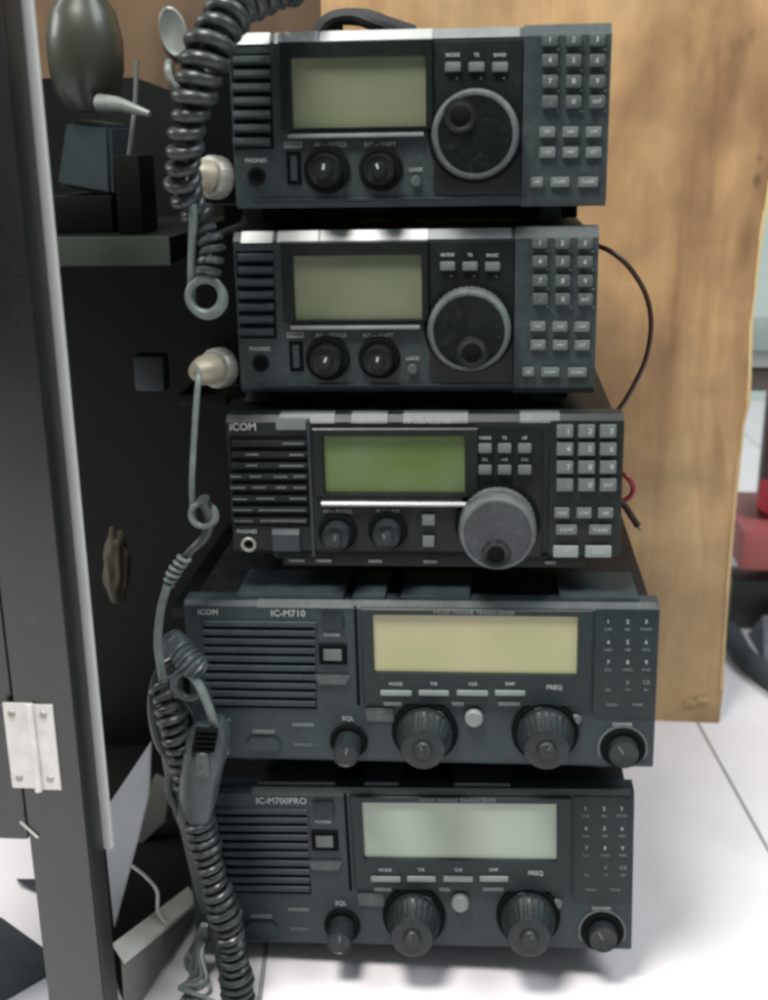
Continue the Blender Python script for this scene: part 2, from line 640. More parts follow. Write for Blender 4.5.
def case(root, W, H, D, y0=.014, ridges=True):
    mb = MB()
    mb.box(-W / 2 + .004, W / 2 - .004, y0, D, .001, H - .002, .0015)
    o = mb.build('case', 'case', root)
    return o


def pointer_knob(root, x, z, r, length, mat='knob', ang=0, top=True, base=True, flute=20):
    e = MB()
    e.lathe([(r * 1.0, .0), (r * 1.0, length * .82), (r * .93, length), (r * .86, length * 1.0), (r * .80, length * .96), (0, length * .96)], (x, 0, z), 60, flute, .07, (0.0001, length * .85))
    k = e.build('knob', mat, root, 40, loc=(x, 0, z))
    if base:
        b = MB().lathe([(r * 1.45, 0), (r * 1.45, .0015), (r * 1.3, .0026), (0, .0026)], (x, 0, z), 40)
        b.build('skirt', 'hollow', k, loc=(x, 0, z)).location = (0, 0, 0)
    if top:
        t = MB().lathe([(r * .52, length * .9), (r * .52, length * 1.25), (r * .44, length * 1.33), (0, length * 1.33)], (x, 0, z), 32, 12, .1, (0, length * 1.26))
        t.build('inner_knob', mat, k, loc=(x, 0, z)).location = (0, 0, 0)
    # white pointer line on the knob's face
    a = R(ang)
    rot = Matrix.Translation((x, 0, z)) @ Matrix.Rotation(a, 4, 'Y')
    yy = -length * (1.335 if top else .965)
    q = MB().box(-r * .07, r * .07, yy - .00025, yy + .0001, r * .08, r * (.42 if top else .72), 0, mat=rot)
    q.build('pointer_mark', 'ink' if mat == 'knob' else 'key', k, loc=(x, 0, z)).location = (0, 0, 0)
    return k


def dial(root, x, z, r, depth, rim, face, dim_r, dim_d, dim_a, name='tuning_dial', proud=True, y0=.002):
    """big tuning dial with a finger dimple at angle dim_a (degrees clockwise from top)"""
    b = MB().lathe([(r * 1.12, 0), (r * 1.12, .0018), (r * 1.04, .0026), (0, .0026)], (x, 0, z), 64)
    prof = [(r, .0026), (r, depth * .30), (r * .975, depth * .34), (r, depth * .40), (r, depth * .78), (r * .975, depth * .93), (r * .93, depth)]
    e = MB().lathe(prof + [(r * .86, depth), (r * .84, depth - .0006), (0, depth - .0006)], (x, 0, z), 84, 42, .018, (0.0026, depth * .6))
    k = e.build(name, rim, root, 40, loc=(x, 0, z))
    b.build('skirt', 'hollow', k, loc=(x, 0, z)).location = (0, 0, 0)
    fc = MB().lathe([(r * .85, depth - .0005), (r * .84, depth + .0002), (r * .5, depth - .0003), (0, depth - .0005)], (x, 0, z), 64)
    fc.build('dial_face', face, k, 60, loc=(x, 0, z)).location = (0, 0, 0)
    a = R(dim_a)
    dx, dz = dim_d * math.sin(a), dim_d * math.cos(a)
    h = MB().lathe([(dim_r * 1.22, depth), (dim_r * 1.16, depth + .0012), (dim_r, depth + .0013), (dim_r * .86, depth + .0006), (dim_r * .5, depth + .0001), (0, depth)], (x + dx, 0, z + dz), 40)
    h.build('finger_dimple', 'knob', k, 60, loc=(x, 0, z)).location = (0, 0, 0)
    s = MB().lathe([(dim_r * .75, depth + .0002), (dim_r * .7, depth + .0007), (0, depth + .0004)], (x + dx, 0, z + dz), 32)
    s.build('dimple_cup', 'hollow', k, 60, loc=(x, 0, z)).location = (0, 0, 0)
    return k


def screen(P, root, mat, x0, y0, x1, y1, yy=-.0004):
    a, b, c, d = P.rect(x0, y0, x1, y1)
    MB().box(a - .001, b + .001, yy, yy + .0003, c - .001, d + .001).build('screen', mat, root)


KEYS = []


def word(P, root, s, px, py, size, y, mat):
    x, z = P.uv(px, py)
    par = root
    loc = (x, 0, z)
    o = MB().text(s, x, z, size, y).build('printed_mark', mat, root, loc=loc)
    if y < -.0045:
        best = min((k for k in KEYS if k.parent == root), key=lambda k: (k.location.x - x) ** 2 + (k.location.z - z) ** 2)
        o.parent = best
        o.location = Vector(loc) - best.location
    return o


# ---- the two upper radios (same kind): every measure is taken once, on the topmost one
P1 = Panel(0.0, (190, 36), (612, 23), (604, 206), (190, 208))
P2 = Panel(0.0, (190, 231), (607, 228), (599, 391), (190, 394))


def upper_radio(PP, name_label, dim, kang, wear):
    root = PP.root('radio_transceiver')
    tag(root, name_label, 'radio', 'black radio transceivers stacked in one tower')
    P = P1
    W, H = P1.W, P1.H
    D = .235
    sx = P.uv(232, 120)[0]
    # dark cheek left of the slats, set back
    MB().profile_x([(.010, .003), (.010, H - .006), (.014, H - .002), (.03, H - .002), (.03, .002)], -W / 2 + .004, sx + .002).build('side_cheek', 'hollow', root)
    slab(P, root, 'slate', sx, W / 2)
    case(root, W, H, D)
    feet(root, W, D)
    MB().box(-W / 2 + .012, W / 2 - .014, .022, D - .01, -.0085, .0005, .001).build('bottom_plate', 'hollow', root)
    # strips along the top chamfer, their pale colour paints its overhead glare
    ch = .005
    nrm = Vector((0, -.74, .67))
    def pale_strip(xa, xb):
        a = P.uv(xa, 60)[0]
        b = P.uv(xb, 60)[0]
        o = .0006
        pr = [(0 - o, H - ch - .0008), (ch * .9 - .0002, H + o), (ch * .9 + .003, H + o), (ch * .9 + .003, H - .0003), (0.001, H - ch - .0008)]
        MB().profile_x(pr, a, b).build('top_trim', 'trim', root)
    pale_strip(237, 270)
    pale_strip(275, 318)
    pale_strip(319.5, 432)
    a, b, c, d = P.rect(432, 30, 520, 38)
    MB().profile_x([(-.0004, H - ch), (ch * .9, H + .0005), (.009, H + .0005), (.009, H - .001)], a, b).build('top_trim', 'ledge', root)  # darker grey here, where the painted glare is weaker
    # keypad section stands a little proud
    kx0 = P.uv(523, 100)[0]
    MB().profile_x([(-.0022, .0035), (-.0022, H - .005), (.0035, H + .0012), (.012, H + .0012), (.012, -.0006), (.001, -.0006)], kx0, W / 2 + .0004).build('keypad_panel', 'slate', root)
    # speaker slats
    a, b, c, d = P.rect(234, 53, 272, 149)
    MB().box(a - .0005, b, -.0003, .0002, c, d).build('slat_recess', 'hollow', root)
    g = MB()
    for i in range(7):
        yy = 55.5 + i * 13.6
        a, b, c, d = P.rect(233.5, yy, 271, yy + 8)
        g.profile_x([(-.0004, c - .0006), (-.0030, c + .0012), (-.0026, d - .001), (-.0004, d)], a + .0005 * (i % 2), b)
    g.build('speaker_slats', 'slate', root)
    # display bezel and screen
    o0 = P.rect(280, 40.5, 433, 129)
    i0 = P.rect(292.5, 57, 425.5, 126.5)
    MB().ring(o0[0], o0[1], o0[2], o0[3], i0[0], i0[1], i0[2], i0[3], -.0042, 0, .0006).build('display_bezel', 'slate_dark', root)
    screen(P, root, 'lcd_olive', 292.5, 57, 425.5, 126.5)
    a, b, c, d = P.rect(433, 40.5, 522, 192)
    MB().box(a + .0001, b, -.0016, 0, c, d, .0008).build('dial_surround', 'slate_dark', root)
    a, b, c, d = P.rect(289, 129.5, 424, 137)
    MB().profile_x([(-.0004, d), (-.0042, c + .0012), (-.0042, c), (-.0004, c)], a, b).build('bezel_ledge', 'ledge', root)  # lighter grey paints the overhead light this slope catches
    # lower raised line of the front
    a, b, c, d = P.rect(255, 197, 521, 199.5)
    MB().box(a, b, -.0012, .0, c, d, .0003).build('bottom_rib', 'marine', root)
    # keys
    for x in (453, 476.5, 500):
        key(P, root, x, 67, 16, 10, 'key', yf=-.0042, yb=-.0015)
    for j, y in enumerate((40, 60.6, 81.4, 101.6)):
        for x in (549.5, 573, 596.5):
            key(P, root, x, y, 16.5, 13, 'key_dark', yf=-.0058, bev=.0016, yb=-.0021)
    for y in (131.7, 152):
        for x in (547, 570, 593):
            key(P, root, x, y, 16, 10.8, 'key', yf=-.0048, bev=.0009, yb=-.0021)
    for x, w in ((536.5, 12.5), (559.5, 19), (587.5, 20)):
        key(P, root, x, 181.5, w, 10, 'key', yf=-.0048, bev=.0009, yb=-.0021)
    # power button in its frame
    i0 = P.rect(290.3, 155, 298.2, 181)
    o0 = P.rect(287, 151.5, 301.5, 184.5)
    MB().ring(*o0, *i0, -.0012, 0).build('button_frame', 'hollow', root)
    MB().box(i0[0] + .0003, i0[1] - .0003, -.0021, 0, i0[2] + .0003, i0[3] - .0003, .0007).build('power_button', 'marine', root)
    # phones socket
    x, z = P.uv(257, 176)
    MB().lathe([(.0052, 0), (.0052, .0012), (.0042, .0018), (.0034, .0014), (.0030, .0003), (0, .0003)], (x, 0, z), 32).build('phones_socket', 'hollow', root)
    # small buttons right of the knobs
    x, z = P.uv(416, 181)
    MB().lathe([(.0032, 0), (.0032, .002), (.0026, .0027), (0, .0027)], (x, 0, z), 24).build('small_button', 'key_dark', root)
    # knobs
    x, z = P.uv(327, 170)
    pointer_knob(root, x, z, .0094, .0135, ang=kang[0])
    x, z = P.uv(381, 169)
    pointer_knob(root, x, z, .0088, .0135, ang=kang[1])
    # dial
    x, z = P.uv(475.6, 134)
    dial(root, x, z, .0245, .0185, 'dial_rim', 'dial_face', .0078, dim[0], dim[1])
    # lettering
    def T(s, px, py, size, y=-.0003):
        word(P, root, s, px, py, size, y, 'ink')
    T('PHONES', 256, 160.5, .0034)
    T('AF-o-RF/SQL', 331, 144.5, .0036)
    T('RIT-o-SHIFT', 380, 144.5, .0036)
    T('LOCK', 416, 169.5, .0030)
    T('MODE', 453, 55, .0028, -.0019)
    T('TS', 476.5, 55, .0028, -.0019)
    T('BAND', 500, 55, .0026, -.0019)
    for x in (457, 481, 504):
        T('-', x, 77.5, .004, -.0019)
    dg = ['1', '2', '3', '4', '5', '6', '7', '8', '9', '.', '0', 'ENT']
    for j, y in enumerate((40, 60.6, 81.4, 101.6)):
        for i, x in enumerate((549.5, 573, 596.5)):
            s = dg[j * 3 + i]
            T(s, x, y, .0040 if len(s) < 2 else .0026, -.0060)
            T('.7' if (i + j) % 2 else '14', x + 8, y + 9.5, .0017, -.0024)
    for (x, y, s) in ((547, 131.7, 'SPL'), (570, 131.7, 'A/B'), (593, 131.7, 'V/M'), (547, 152, 'CLR'), (570, 152, 'MW'), (593, 152, 'SET'), (536.5, 181.5, 'NB'), (559.5, 181.5, 'P.AMP'), (587.5, 181.5, 'TUNER')):
        T(s, x, y, .0024, -.00505)
    a, b, c, d = P.rect(284, 141.3, 302, 147.8)
    pl = MB().box(a, b, -.0005, 0, c, d, .0002).build('power_label', 'trim', root)
    q = MB()
    x, z = P.uv(293, 144.6)
    q.text('POWER', x, z, .0026, -.0006)
    q.build('print', 'ink_dark', pl)
    return root


r1 = upper_radio(P1, 'black radio with olive screen on top of the stack, dial dimple at upper left', (.0130, -40), (10, -14), 0)
r2 = upper_radio(P2, 'second radio from the top, olive screen, dial dimple at the bottom', (.0125, 172), (24, 12), 1)


# ---- the middle radio with the green screen
P3 = Panel(-.02, (230, 416), (627, 415), (616, 557), (230, 554))


def middle_radio():
    P = P3
    root = P.root('radio_transceiver')
    tag(root, 'smaller black radio with bright green screen in the middle of the stack', 'radio', 'black radio transceivers stacked in one tower')
    W, H = P.W, P.H
    D = .235
    slab(P, root, 'charcoal', -W / 2, W / 2, ch=.004)
    case(root, W, H, D)
    feet(root, W, D)
    MB().box(-W / 2 + .03, W / 2 - .02, .004, .014, -.009, -.0003, .001).build('bottom_rail', 'case', root)
    for xa, xb in ((288, 304), (315, 331), (368, 382), (423, 437), (545, 556)):
        a, b, c, d = P.rect(xa, 563, xb, 567)
        MB().box(a, b, .0028, .0045, -.0062, -.0040, .0004).build('rail_clip', 'ledge', root)
    # top edge ridges, lighter grey to paint the chamfer highlights
    for xa, xb in ((279, 334), (351, 387), (403, 468), (520, 560)):
        a, b, c, d = P.rect(xa, 413, xb, 418)
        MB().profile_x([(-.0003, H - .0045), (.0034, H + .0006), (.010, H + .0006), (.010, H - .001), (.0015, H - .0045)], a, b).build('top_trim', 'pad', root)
    # left speaker column
    a, b, c, d = P.rect(232, 436, 308, 526)
    MB().box(a, b, -.0003, .0002, c, d).build('slat_recess', 'hollow', root)
    g = MB()
    for i in range(8):
        yy = 440 + i * 11
        cut = (0, 0, 0, 18, 12, 6, 0, 0)[i]
        a, b, c, d = P.rect(232, yy, 308, yy + 6.2)
        g.profile_x([(-.0004, c - .0006), (-.0022, c + .0008), (-.0018, d - .0006), (-.0004, d)], a, b)
    g.build('speaker_slats', 'charcoal', root)
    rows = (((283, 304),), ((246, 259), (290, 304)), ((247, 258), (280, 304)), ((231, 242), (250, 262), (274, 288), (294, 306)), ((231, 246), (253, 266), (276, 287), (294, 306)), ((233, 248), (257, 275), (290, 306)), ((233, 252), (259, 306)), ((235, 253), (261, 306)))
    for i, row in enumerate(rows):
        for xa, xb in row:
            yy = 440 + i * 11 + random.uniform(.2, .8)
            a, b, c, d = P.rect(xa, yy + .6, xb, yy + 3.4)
            MB().profile_x([(-.0016, d), (-.0023, c + .0004), (-.0023, c), (-.0016, c)], a, b).build('dusty_wear', 'pad' if len(row) > 2 else 'dial_rim', root)  # short paler pieces laid on the slats
    a, b, c, d = P.rect(309.5, 418, 312.5, 556)
    MB().box(a, b, -.0012, 0, c, d, .0005).build('divider', 'marine', root)
    a, b, c, d = P.rect(276, 417.5, 306, 429.5)
    MB().box(a, b, -.0016, 0, c, d, .0006).build('maker_plate', 'ledge', root)
    # power button
    a, b, c, d = P.rect(273, 528, 300, 551)
    MB().profile_x([(-.0003, d), (-.0030, d - .0035), (-.0020, c + .0005), (-.0003, c)], a, b).build('power_button', 'marine', root)
    # phones socket with bright ring
    x, z = P.uv(249, 544)
    s = MB().lathe([(.0048, 0), (.0048, .0018), (.0040, .0024), (.0032, .0020), (.0028, .0004), (0, .0004)], (x, 0, z), 32).build('phones_socket', 'nickel', root, loc=(x, 0, z))
    MB().lathe([(.0027, .0005), (0, .0006)], (0, 0, 0), 24).build('socket_hole', 'hollow', s)
    # display
    o0 = P.rect(314, 427, 478, 496)
    i0 = P.rect(325, 436, 464.5, 491.5)
    MB().ring(*o0, *i0, -.0038, 0, .0008).build('display_bezel', 'slate_dark', root)
    screen(P, root, 'lcd_green', 325, 436, 464.5, 491.5)
    a, b, c, d = P.rect(322, 497.5, 468, 504.5)
    MB().profile_x([(-.0004, d), (-.0040, c + .0012), (-.0040, c), (-.0004, c)], a, b).build('bezel_ledge', 'trim', root)  # pale colour paints the light on the sloped ledge
    a, b, c, d = P.rect(478.5, 429, 542, 556)
    MB().box(a, b, -.0012, 0, c, d, .0006).build('dial_surround', 'slate_dark', root)
    # keypad section
    a, b, c, d = P.rect(549, 420, 622, 555)
    MB().box(a, b, -.0020, 0, c, d, .001).build('keypad_panel', 'charcoal', root)
    for y in (447, 468.5):
        for x in (485, 504.5, 524.5):
            key(P, root, x, y, 13.5, 9.5, 'key', yf=-.0040, yb=-.0011)
    for j, y in enumerate((429.5, 447.3, 465.3, 483)):
        for x in (564.5, 586, 607.5):
            key(P, root, x, y, 16.5, 12.5, 'key', yf=-.0050, bev=.0007, yb=-.0019)
    for x in (561.5, 583.5, 605):
        key(P, root, x, 511, 15, 10, 'key', yf=-.0048, bev=.0007, yb=-.0019)
    for x, w in ((566, 21), (599.5, 22)):
        key(P, root, x, 527.8, w, 9.5, 'key', yf=-.0048, bev=.0007, yb=-.0019)
    for x, w in ((565.3, 25), (597.7, 26)):
        key(P, root, x, 549.5, w, 11, 'key_light', yf=-.0048, bev=.0007, yb=-.0019)
    for y, w in ((519, 13), (540.5, 12), ):
        key(P, root, 428.6, y, w, 11, 'key', yf=-.0028, bev=.001)
    # knobs
    for (px, py, an) in ((338, 532, 15), (388, 530, -20)):
        x, z = P.uv(px, py)
        pointer_knob(root, x, z, .0084, .014, 'marine_knob', ang=an)
    x, z = P.uv(497.5, 522)
    dial(root, x, z, .0232, .024, 'dial_rim', 'mid_knob', .0072, .0125, 184)
    def T(s, px, py, size, y=-.0003):
        word(P, root, s, px, py, size, y, 'ink')
    T('iCOM', 243, 427, .0066)
    T('HF TRANSCEIVER', 428, 421.5, .0036)
    T('PHONES', 247, 531.5, .0034)
    T('AF-o-RF/SQL', 338, 511.3, .0034)
    T('M-CH/RIT', 388, 511.3, .0034)
    for x, s in ((485, 'MODE'), (504.5, 'TS'), (524.5, 'UP')):
        T(s, x, 437.5, .0026, -.0015)
    for x, s in ((485, 'SPL'), (504.5, 'A/B'), (524.5, 'DN')):
        T(s, x, 459, .0026, -.0015)
    dg = ['1', '2', '3', '4', '5', '6', '7', '8', '9', '.', '0', 'ENT']
    for j, y in enumerate((429.5, 447.3, 465.3, 483)):
        for i, x in enumerate((564.5, 586, 607.5)):
            s = dg[j * 3 + i]
            T(s, x + (3.5 if len(s) < 2 else 0), y, .0048 if len(s) < 2 else .0028, -.0052)
    for (x, y, s) in ((561.5, 511, 'VOX'), (583.5, 511, 'CMP'), (605, 511, 'NB'), (566, 527.8, 'P.AMP'), (599.5, 527.8, 'TUNER'), (565.3, 549.5, 'SET'), (597.7, 549.5, 'LOCK')):
        T(s, x, y, .0028, -.0050)
    return root


middle_radio()

# ---- the two large lower radios (same kind), measured on the upper of them
P4 = Panel(-.03, (190, 603), (661, 604), (652, 771), (190, 758))
P5 = Panel(-.018, (190, 789), (637, 793), (629, 952), (190, 944))


def lower_radio(PP, label, screen_mat, model, top, print_mat, seed):
    root = PP.root('marine_transceiver')
    tag(root, label, 'radio', 'black radio transceivers stacked in one tower')
    P = P4
    S = PP.W / P4.W
    root.scale = (S, S, PP.H / P4.H)
    W, H = P.W, P.H
    D = .27
    slab(P, root, 'marine', -W / 2, W / 2, ch=.003, chb=.003)
    case(root, W, H, D)
    # raised segments on the front of the cover
    for xa, xb in top:
        a, b, c, d = P.rect(xa, 600, xb, 606)
        MB().box(a, b, .004, .05, H - .003, H + .0035, .0012).build('cover_pad', 'marine', root)
    a, b, c, d = P.rect(257, 600, 657, 604)
    MB().profile_x([(-.0006, H - .0036), (.0022, H + .0008), (.0035, H + .0008), (.0035, H - .001), (.001, H - .0036)], a, b).build('top_trim', 'pad', root)  # lighter bar paints the highlight along the top edge
    feet(root, W, D, .013, .035)
    # speaker slots
    a, b, c, d = P.rect(206, 621, 315, 708)
    MB().box(a, b, -.0003, .0002, c, d).build('slat_recess', 'hollow', root)
    g = MB()
    for i in range(10):
        yy = 620.8 + i * 8.75
        a, b, c, d = P.rect(204 - (6 if i > 5 else 0), yy, 316, yy + 5.6)
        g.profile_x([(-.0004, c - .0004), (-.0018, c + .0008), (-.0016, d - .0006), (-.0004, d)], a, b)
    g.build('speaker_slats', 'marine', root)
    # button column
    rbox(P, 322, 613, 343.5, 628.5, -.0020, bev=.0008).build('upper_button', 'marine_dark', root)
    i0 = P.rect(323.5, 648, 342.5, 659.5)
    o0 = P.rect(319, 643.5, 347, 664)
    MB().ring(*o0, *i0, -.0016, 0).build('button_frame', 'hollow', root)
    MB().box(i0[0] + .0002, i0[1] - .0002, -.0030, 0, i0[2] + .0002, i0[3] - .0002, .0008).build('power_button', 'key', root)
    a, b, c, d = P.rect(314, 674, 351, 683.5)
    MB().prism([(a, d), (b, d), (b - .003, c), (a + .003, c)], -.0022, 0, .0006).build('finger_tab', 'key_dark', root)
    rbox(P, 355.5, 606, 358.5, 705, -.0005, bev=.0001).build('groove', 'hollow', root)
    # display
    o0 = P.rect(362, 608, 592, 704)
    i0 = P.rect(374, 615, 577, 672)
    MB().ring(*o0, *i0, -.0028, 0, .0006).build('display_bezel', 'marine_dark', root)
    screen(P, root, screen_mat, 374, 615, 577, 672)
    for x0, x1 in ((381, 412), (419, 449), (457, 488), (495, 525)):
        rbox(P, x0, 688, x1, 693, -.0046, -.0027, .0006).build('soft_key', 'key_light', root)
    # slim keys under the display
    for x0, x1 in ((384, 402), (452, 464), (498, 520)):
        rbox(P, x0, 700, x1, 703.5, -.0036, -.0027, .0003).build('mark_bar', 'key', root)
    x, z = P.uv(474, 716)
    MB().lathe([(.0058, 0), (.0058, .0042), (.0048, .0054), (0, .0056)], (x, 0, z), 32).build('round_button', 'key_light', root)
    x, z = P.uv(575.6, 718.6)
    MB().lathe([(.0036, 0), (.0036, .0016), (.0028, .0024), (0, .0024)], (x, 0, z), 24).build('indicator', 'key', root)
    rbox(P, 366, 707, 394, 721, -.0012, 0, .0008).build('finger_tab', 'key_dark', root)
    # right key field
    rbox(P, 594, 609, 655, 716, -.0012, bev=.0006).build('keypad_panel', 'marine_dark', root)
    # lower left
    a, b, c, d = P.rect(247, 736.5, 281, 750)
    MB().prism([(a, c), (b, c), (b, d - .003), (b - .003, d), (a + .003, d), (a, d - .003)], -.0024, 0, .0008).build('wide_button', 'marine', root)
    rbox(P, 252.5, 729.5, 275, 733.5, -.0005, bev=.0001).build('mark_bar', 'key', root)
    rbox(P, 292, 723, 314, 726.5, -.0005, bev=.0001).build('mark_bar', 'key', root)
    rbox(P, 294, 743, 313, 746.2, -.0005, bev=.0001).build('mark_bar', 'key_dark', root)
    # knobs: wide pair with skirts
    for (px, an) in ((425, -20), (545, 30)):
        x, z = P.uv(px, 731)
        sk = MB().lathe([(.0212, 0), (.0212, .002), (.0200, .003), (.0175, .003), (0, .003)], (x, 0, z), 64).build('knob_skirt', 'hollow', root, loc=(x, 0, z))
        k = MB().lathe([(.0178, .003), (.0176, .008), (.0158, .0105), (.0144, .0225), (.0134, .0244), (.0112, .0250), (.0070, .0247), (0, .0247)], (x, 0, z), 96, 24, .045, (.0104, .0235)).build('knob', 'marine_knob', root, 40, loc=(x, 0, z))
        MB().lathe([(.0062, .0243), (.0060, .0265), (.0052, .0273), (0, .0273)], (0, 0, 0), 48, 16, .07, (.02, .0285)).build('inner_knob', 'marine_knob', k, 40)
        MB().box(-.0004, .0004, -.0277, -.0272, .0012, .0046, mat=Matrix.Rotation(R(an), 4, 'Y')).build('pointer_mark', 'key', k)
        # dashes on the skirt
        for j in (-1, 1):
            MB().box(-.0022, .0022, -.0034, -.0029, .0168, .0182, mat=Matrix.Rotation(R(an * 2 + 75 * j), 4, 'Y')).build('skirt_mark', 'key', sk)
    x, z = P.uv(349, 741)
    k = pointer_knob(root, x, z, .0085, .020, 'marine_knob', ang=12, top=False)
    x, z = P.uv(622.5, 748)
    k = pointer_knob(root, x, z, .0095, .0095, 'marine_knob', ang=-30, top=False)
    arc = MB()
    arc.lathe([(.0158, 0), (.0158, .0009), (.0145, .0009), (.0145, 0)], (x, 0, z), 48, a0=-115, a1=115)
    arc.build('scale_arc', 'key', root)
    t, u = print_mat, 'ink_dim'
    def T(s, px, py, size, m=None, y=-.0003):
        word(P, root, s, px, py, size, y, m or t)
    T('ICOM', 208, 612.3, .0052)
    T(model, 288, 613.5, .0062)
    T('POWER', 332, 635, .0030)
    for x, s in ((396, 'MODE'), (434, 'T/R'), (473, 'CLR'), (510, 'SIMP')):
        T(s, x, 682, .0030, y=-.0031)
    T('FREQ', 554, 685.5, .0042, y=-.0031)
    T('SQL', 348, 718.5, .0044)
    T('DIMMER', 622.5, 724.5, .0034)
    T('PHONE', 223, 720, .0030, u)
    T('MF/HF MARINE TRANSCEIVER', 474, 611, .0038, u, -.0031)
    rows = (('1', '2', '3'), ('4', '5', '6'), ('7', '8', '9'), ('.', '0', 'CE'))
    sub = (('2182', 'SEL', 'MODE'), ('AGC', 'NB', 'SCN'), ('RCL', 'MON', 'PWR'), ('RX', 'TX', 'EN'))
    for j, y in enumerate((621, 641.5, 661.5, 681.5)):
        for i, x in enumerate((608, 627.5, 646)):
            T(rows[j][i], x, y, .0038, t if j < 3 else u, -.0015)
            T(sub[j][i], x, y + 7.5, .0024, u, -.0015)
    T('FUNC', 612, 704, .0026, u, -.0015)
    T('TUNE', 637, 704, .0026, u, -.0015)
    return root


lower_radio(P4, 'large black radio with wide yellow screen, fourth from the top of the stack', 'lcd_yellow', 'IC-M710', ((235, 343), (352, 385), (400, 470), (560, 640)), 'ink', 1)
lower_radio(P5, 'large black radio with pale mint screen at the bottom of the stack on the tiles', 'lcd_mint', 'IC-M700PRO', ((262, 345), (375, 412), (470, 530)), 'ink', 2)


# ------------------------------------------------------------------ microphone cords
def plug(root, c, d, r=.0105, L=.02, mat='brass', ring='nickel'):
    """round screw connector pointing from the radio towards d"""
    d = Vector(d).normalized()
    q = Vector((0, -1, 0)).rotation_difference(d).to_matrix().to_4x4()
    Mx = Matrix.Translation(c) @ q
    t = MB()
    t.lathe([(r, 0), (r * 1.08, .001), (r * 1.08, L * .35), (r, L * .4), (r * .86, L * .42), (0, L * .42)], (0, 0, 0), 48, 30, .06, (.0009, L * .36))
    o = t.build('coupling_ring', ring, root)
    o.matrix_local = Mx
    t = MB()
    t.lathe([(r * .66, L * .40), (r * .80, L * .45), (r * .78, L * .8), (r * .6, L), (r * .42, L * 1.15), (0, L * 1.15)], (0, 0, 0), 40)
    o = t.build('plug_body', mat, root)
    o.matrix_local = Mx
    return Mx @ Vector((0, -L * 1.1, 0))


def loop_pts(c, r, a0, a1, y, dy=0.004, n=14):
    """circular loop in the picture plane around photo point c"""
    o = at(c[0], c[1], y)
    spread = .004 if abs(a1 - a0) > 400 else 0
    out = []
    for i in range(n + 1):
        a = R(a0 + (a1 - a0) * i / n)
        out.append(o + Vector((r * math.sin(a), -dy * i / n, r * math.cos(a) - spread * (1 - i / n))))
    return out


# cord of the topmost radio
c0 = at(221, 178, .008)
root = empty('microphone_cord', c0)
tag(root, 'thick black coiled cord rising over the topmost radio, grey lead plugged in beside it', 'cord')
inv = Matrix.Translation(-c0)
tip = plug(root, (0, 0, 0), (-.55, -.8, .12), .0118, .026)
tipw = tip + c0
lead = [tipw, at(191, 168, -.035), at(190, 185, -.042), at(193, 215, -.045), at(192, 255, -.045)] + loop_pts((208, 292), .0098, -85, -735, -.040, .010, 44)
MB().tube([inv @ p for p in smooth_path(lead, 8)], lambda s: .0024, 12).build('cord_lead', 'cord_grey', root)
up = [at(206, 277, -.050), at(212, 255, -.046), at(209, 228, -.042)]
MB().tube([inv @ p for p in coil_path(up, lambda s: .0050, .0060)], .0021, 8).build('coiled_cord', 'cord', root)
big = [at(209, 226, -.034), at(196, 212, -.034), at(184, 190, -.042), at(184, 155, -.052), at(190, 115, -.056), at(200, 75, -.056), at(213, 40, -.052), at(232, 12, -.04), at(262, -6, -.02), at(300, -25, 0)]
MB().tube([inv @ p for p in coil_path(big, lambda s: .0056 + .0034 * min(1, s * 2), .0094)], lambda s: .0030 + .0008 * min(1, s * 2), 12).build('coiled_cord', 'cord', root)

# cord of the second radio
c0 = at(224, 367, .008)
root = empty('microphone_cord', c0)
tag(root, 'thin grey cord from the second radio, looped once beside the green screen radio', 'cord')
inv = Matrix.Translation(-c0)
tip = plug(root, (0, 0, 0), (-.45, -.87, .05), .0118, .024)
lead = [tip + c0, at(199, 375, -.034), at(197, 395, -.040), at(194, 440, -.044), at(192, 485, -.046)] + loop_pts((205, 509), .0074, -85, -735, -.040, .010, 44)
MB().tube([inv @ p for p in smooth_path(lead, 8)], .0018, 12).build('cord_lead', 'cord_grey', root)
MB().tube([inv @ p for p in smooth_path([at(203, 499, -.052), at(210, 515, -.046), at(206, 535, -.044), at(192, 550, -.044), at(178, 566, -.044), at(170, 580, -.046)], 8)], lambda s: .0040 - .002 * s, 10).build('cord_sleeve', 'cord', root)
dn = [at(186, 556, -.046), at(176, 569, -.046), at(168, 584, -.046)]
MB().tube([inv @ p for p in coil_path(dn, .0030, .0042)], .0014, 8).build('coiled_cord', 'cord_grey', root)
dn = [at(168, 584, -.046), at(161, 610, -.044), at(158, 645, -.044), at(163, 680, -.050)]
MB().tube([inv @ p for p in smooth_path(dn, 8)], .0026, 10).build('cord_lead', 'cord_grey', root)
dn = [at(164, 680, -.052), at(170, 705, -.058), at(177, 740, -.060), at(187, 775, -.055), at(198, 800, -.05)]
MB().tube([inv @ p for p in coil_path(dn, lambda s: .0072, .0068)], .0025, 10).build('coiled_cord', 'cord', root)

# hand microphone of the fourth radio
c0 = at(226, 745, -.022)
root = empty('hand_microphone', c0)
tag(root, 'grey hand microphone hanging left of the fourth radio, with coiled cord falling to the floor', 'microphone')
inv = Matrix.Translation(-c0)
tip = plug(root, (0, 0, 0), (-.75, -.65, .15), .0080, .016, 'nickel')
lead = [tip + c0, at(214, 730, -.062), at(208, 705, -.070), at(198, 683, -.072), at(187, 671, -.070)]
MB().tube([inv @ p for p in smooth_path(lead, 8)], .0028, 12).build('cord_lead', 'cord_grey', root)
lp = loop_pts((189, 683), .0086, 30, -300, -.062)
MB().tube([inv @ p for p in smooth_path(lp, 4)], .0028, 12).build('cord_loop', 'mic', root)
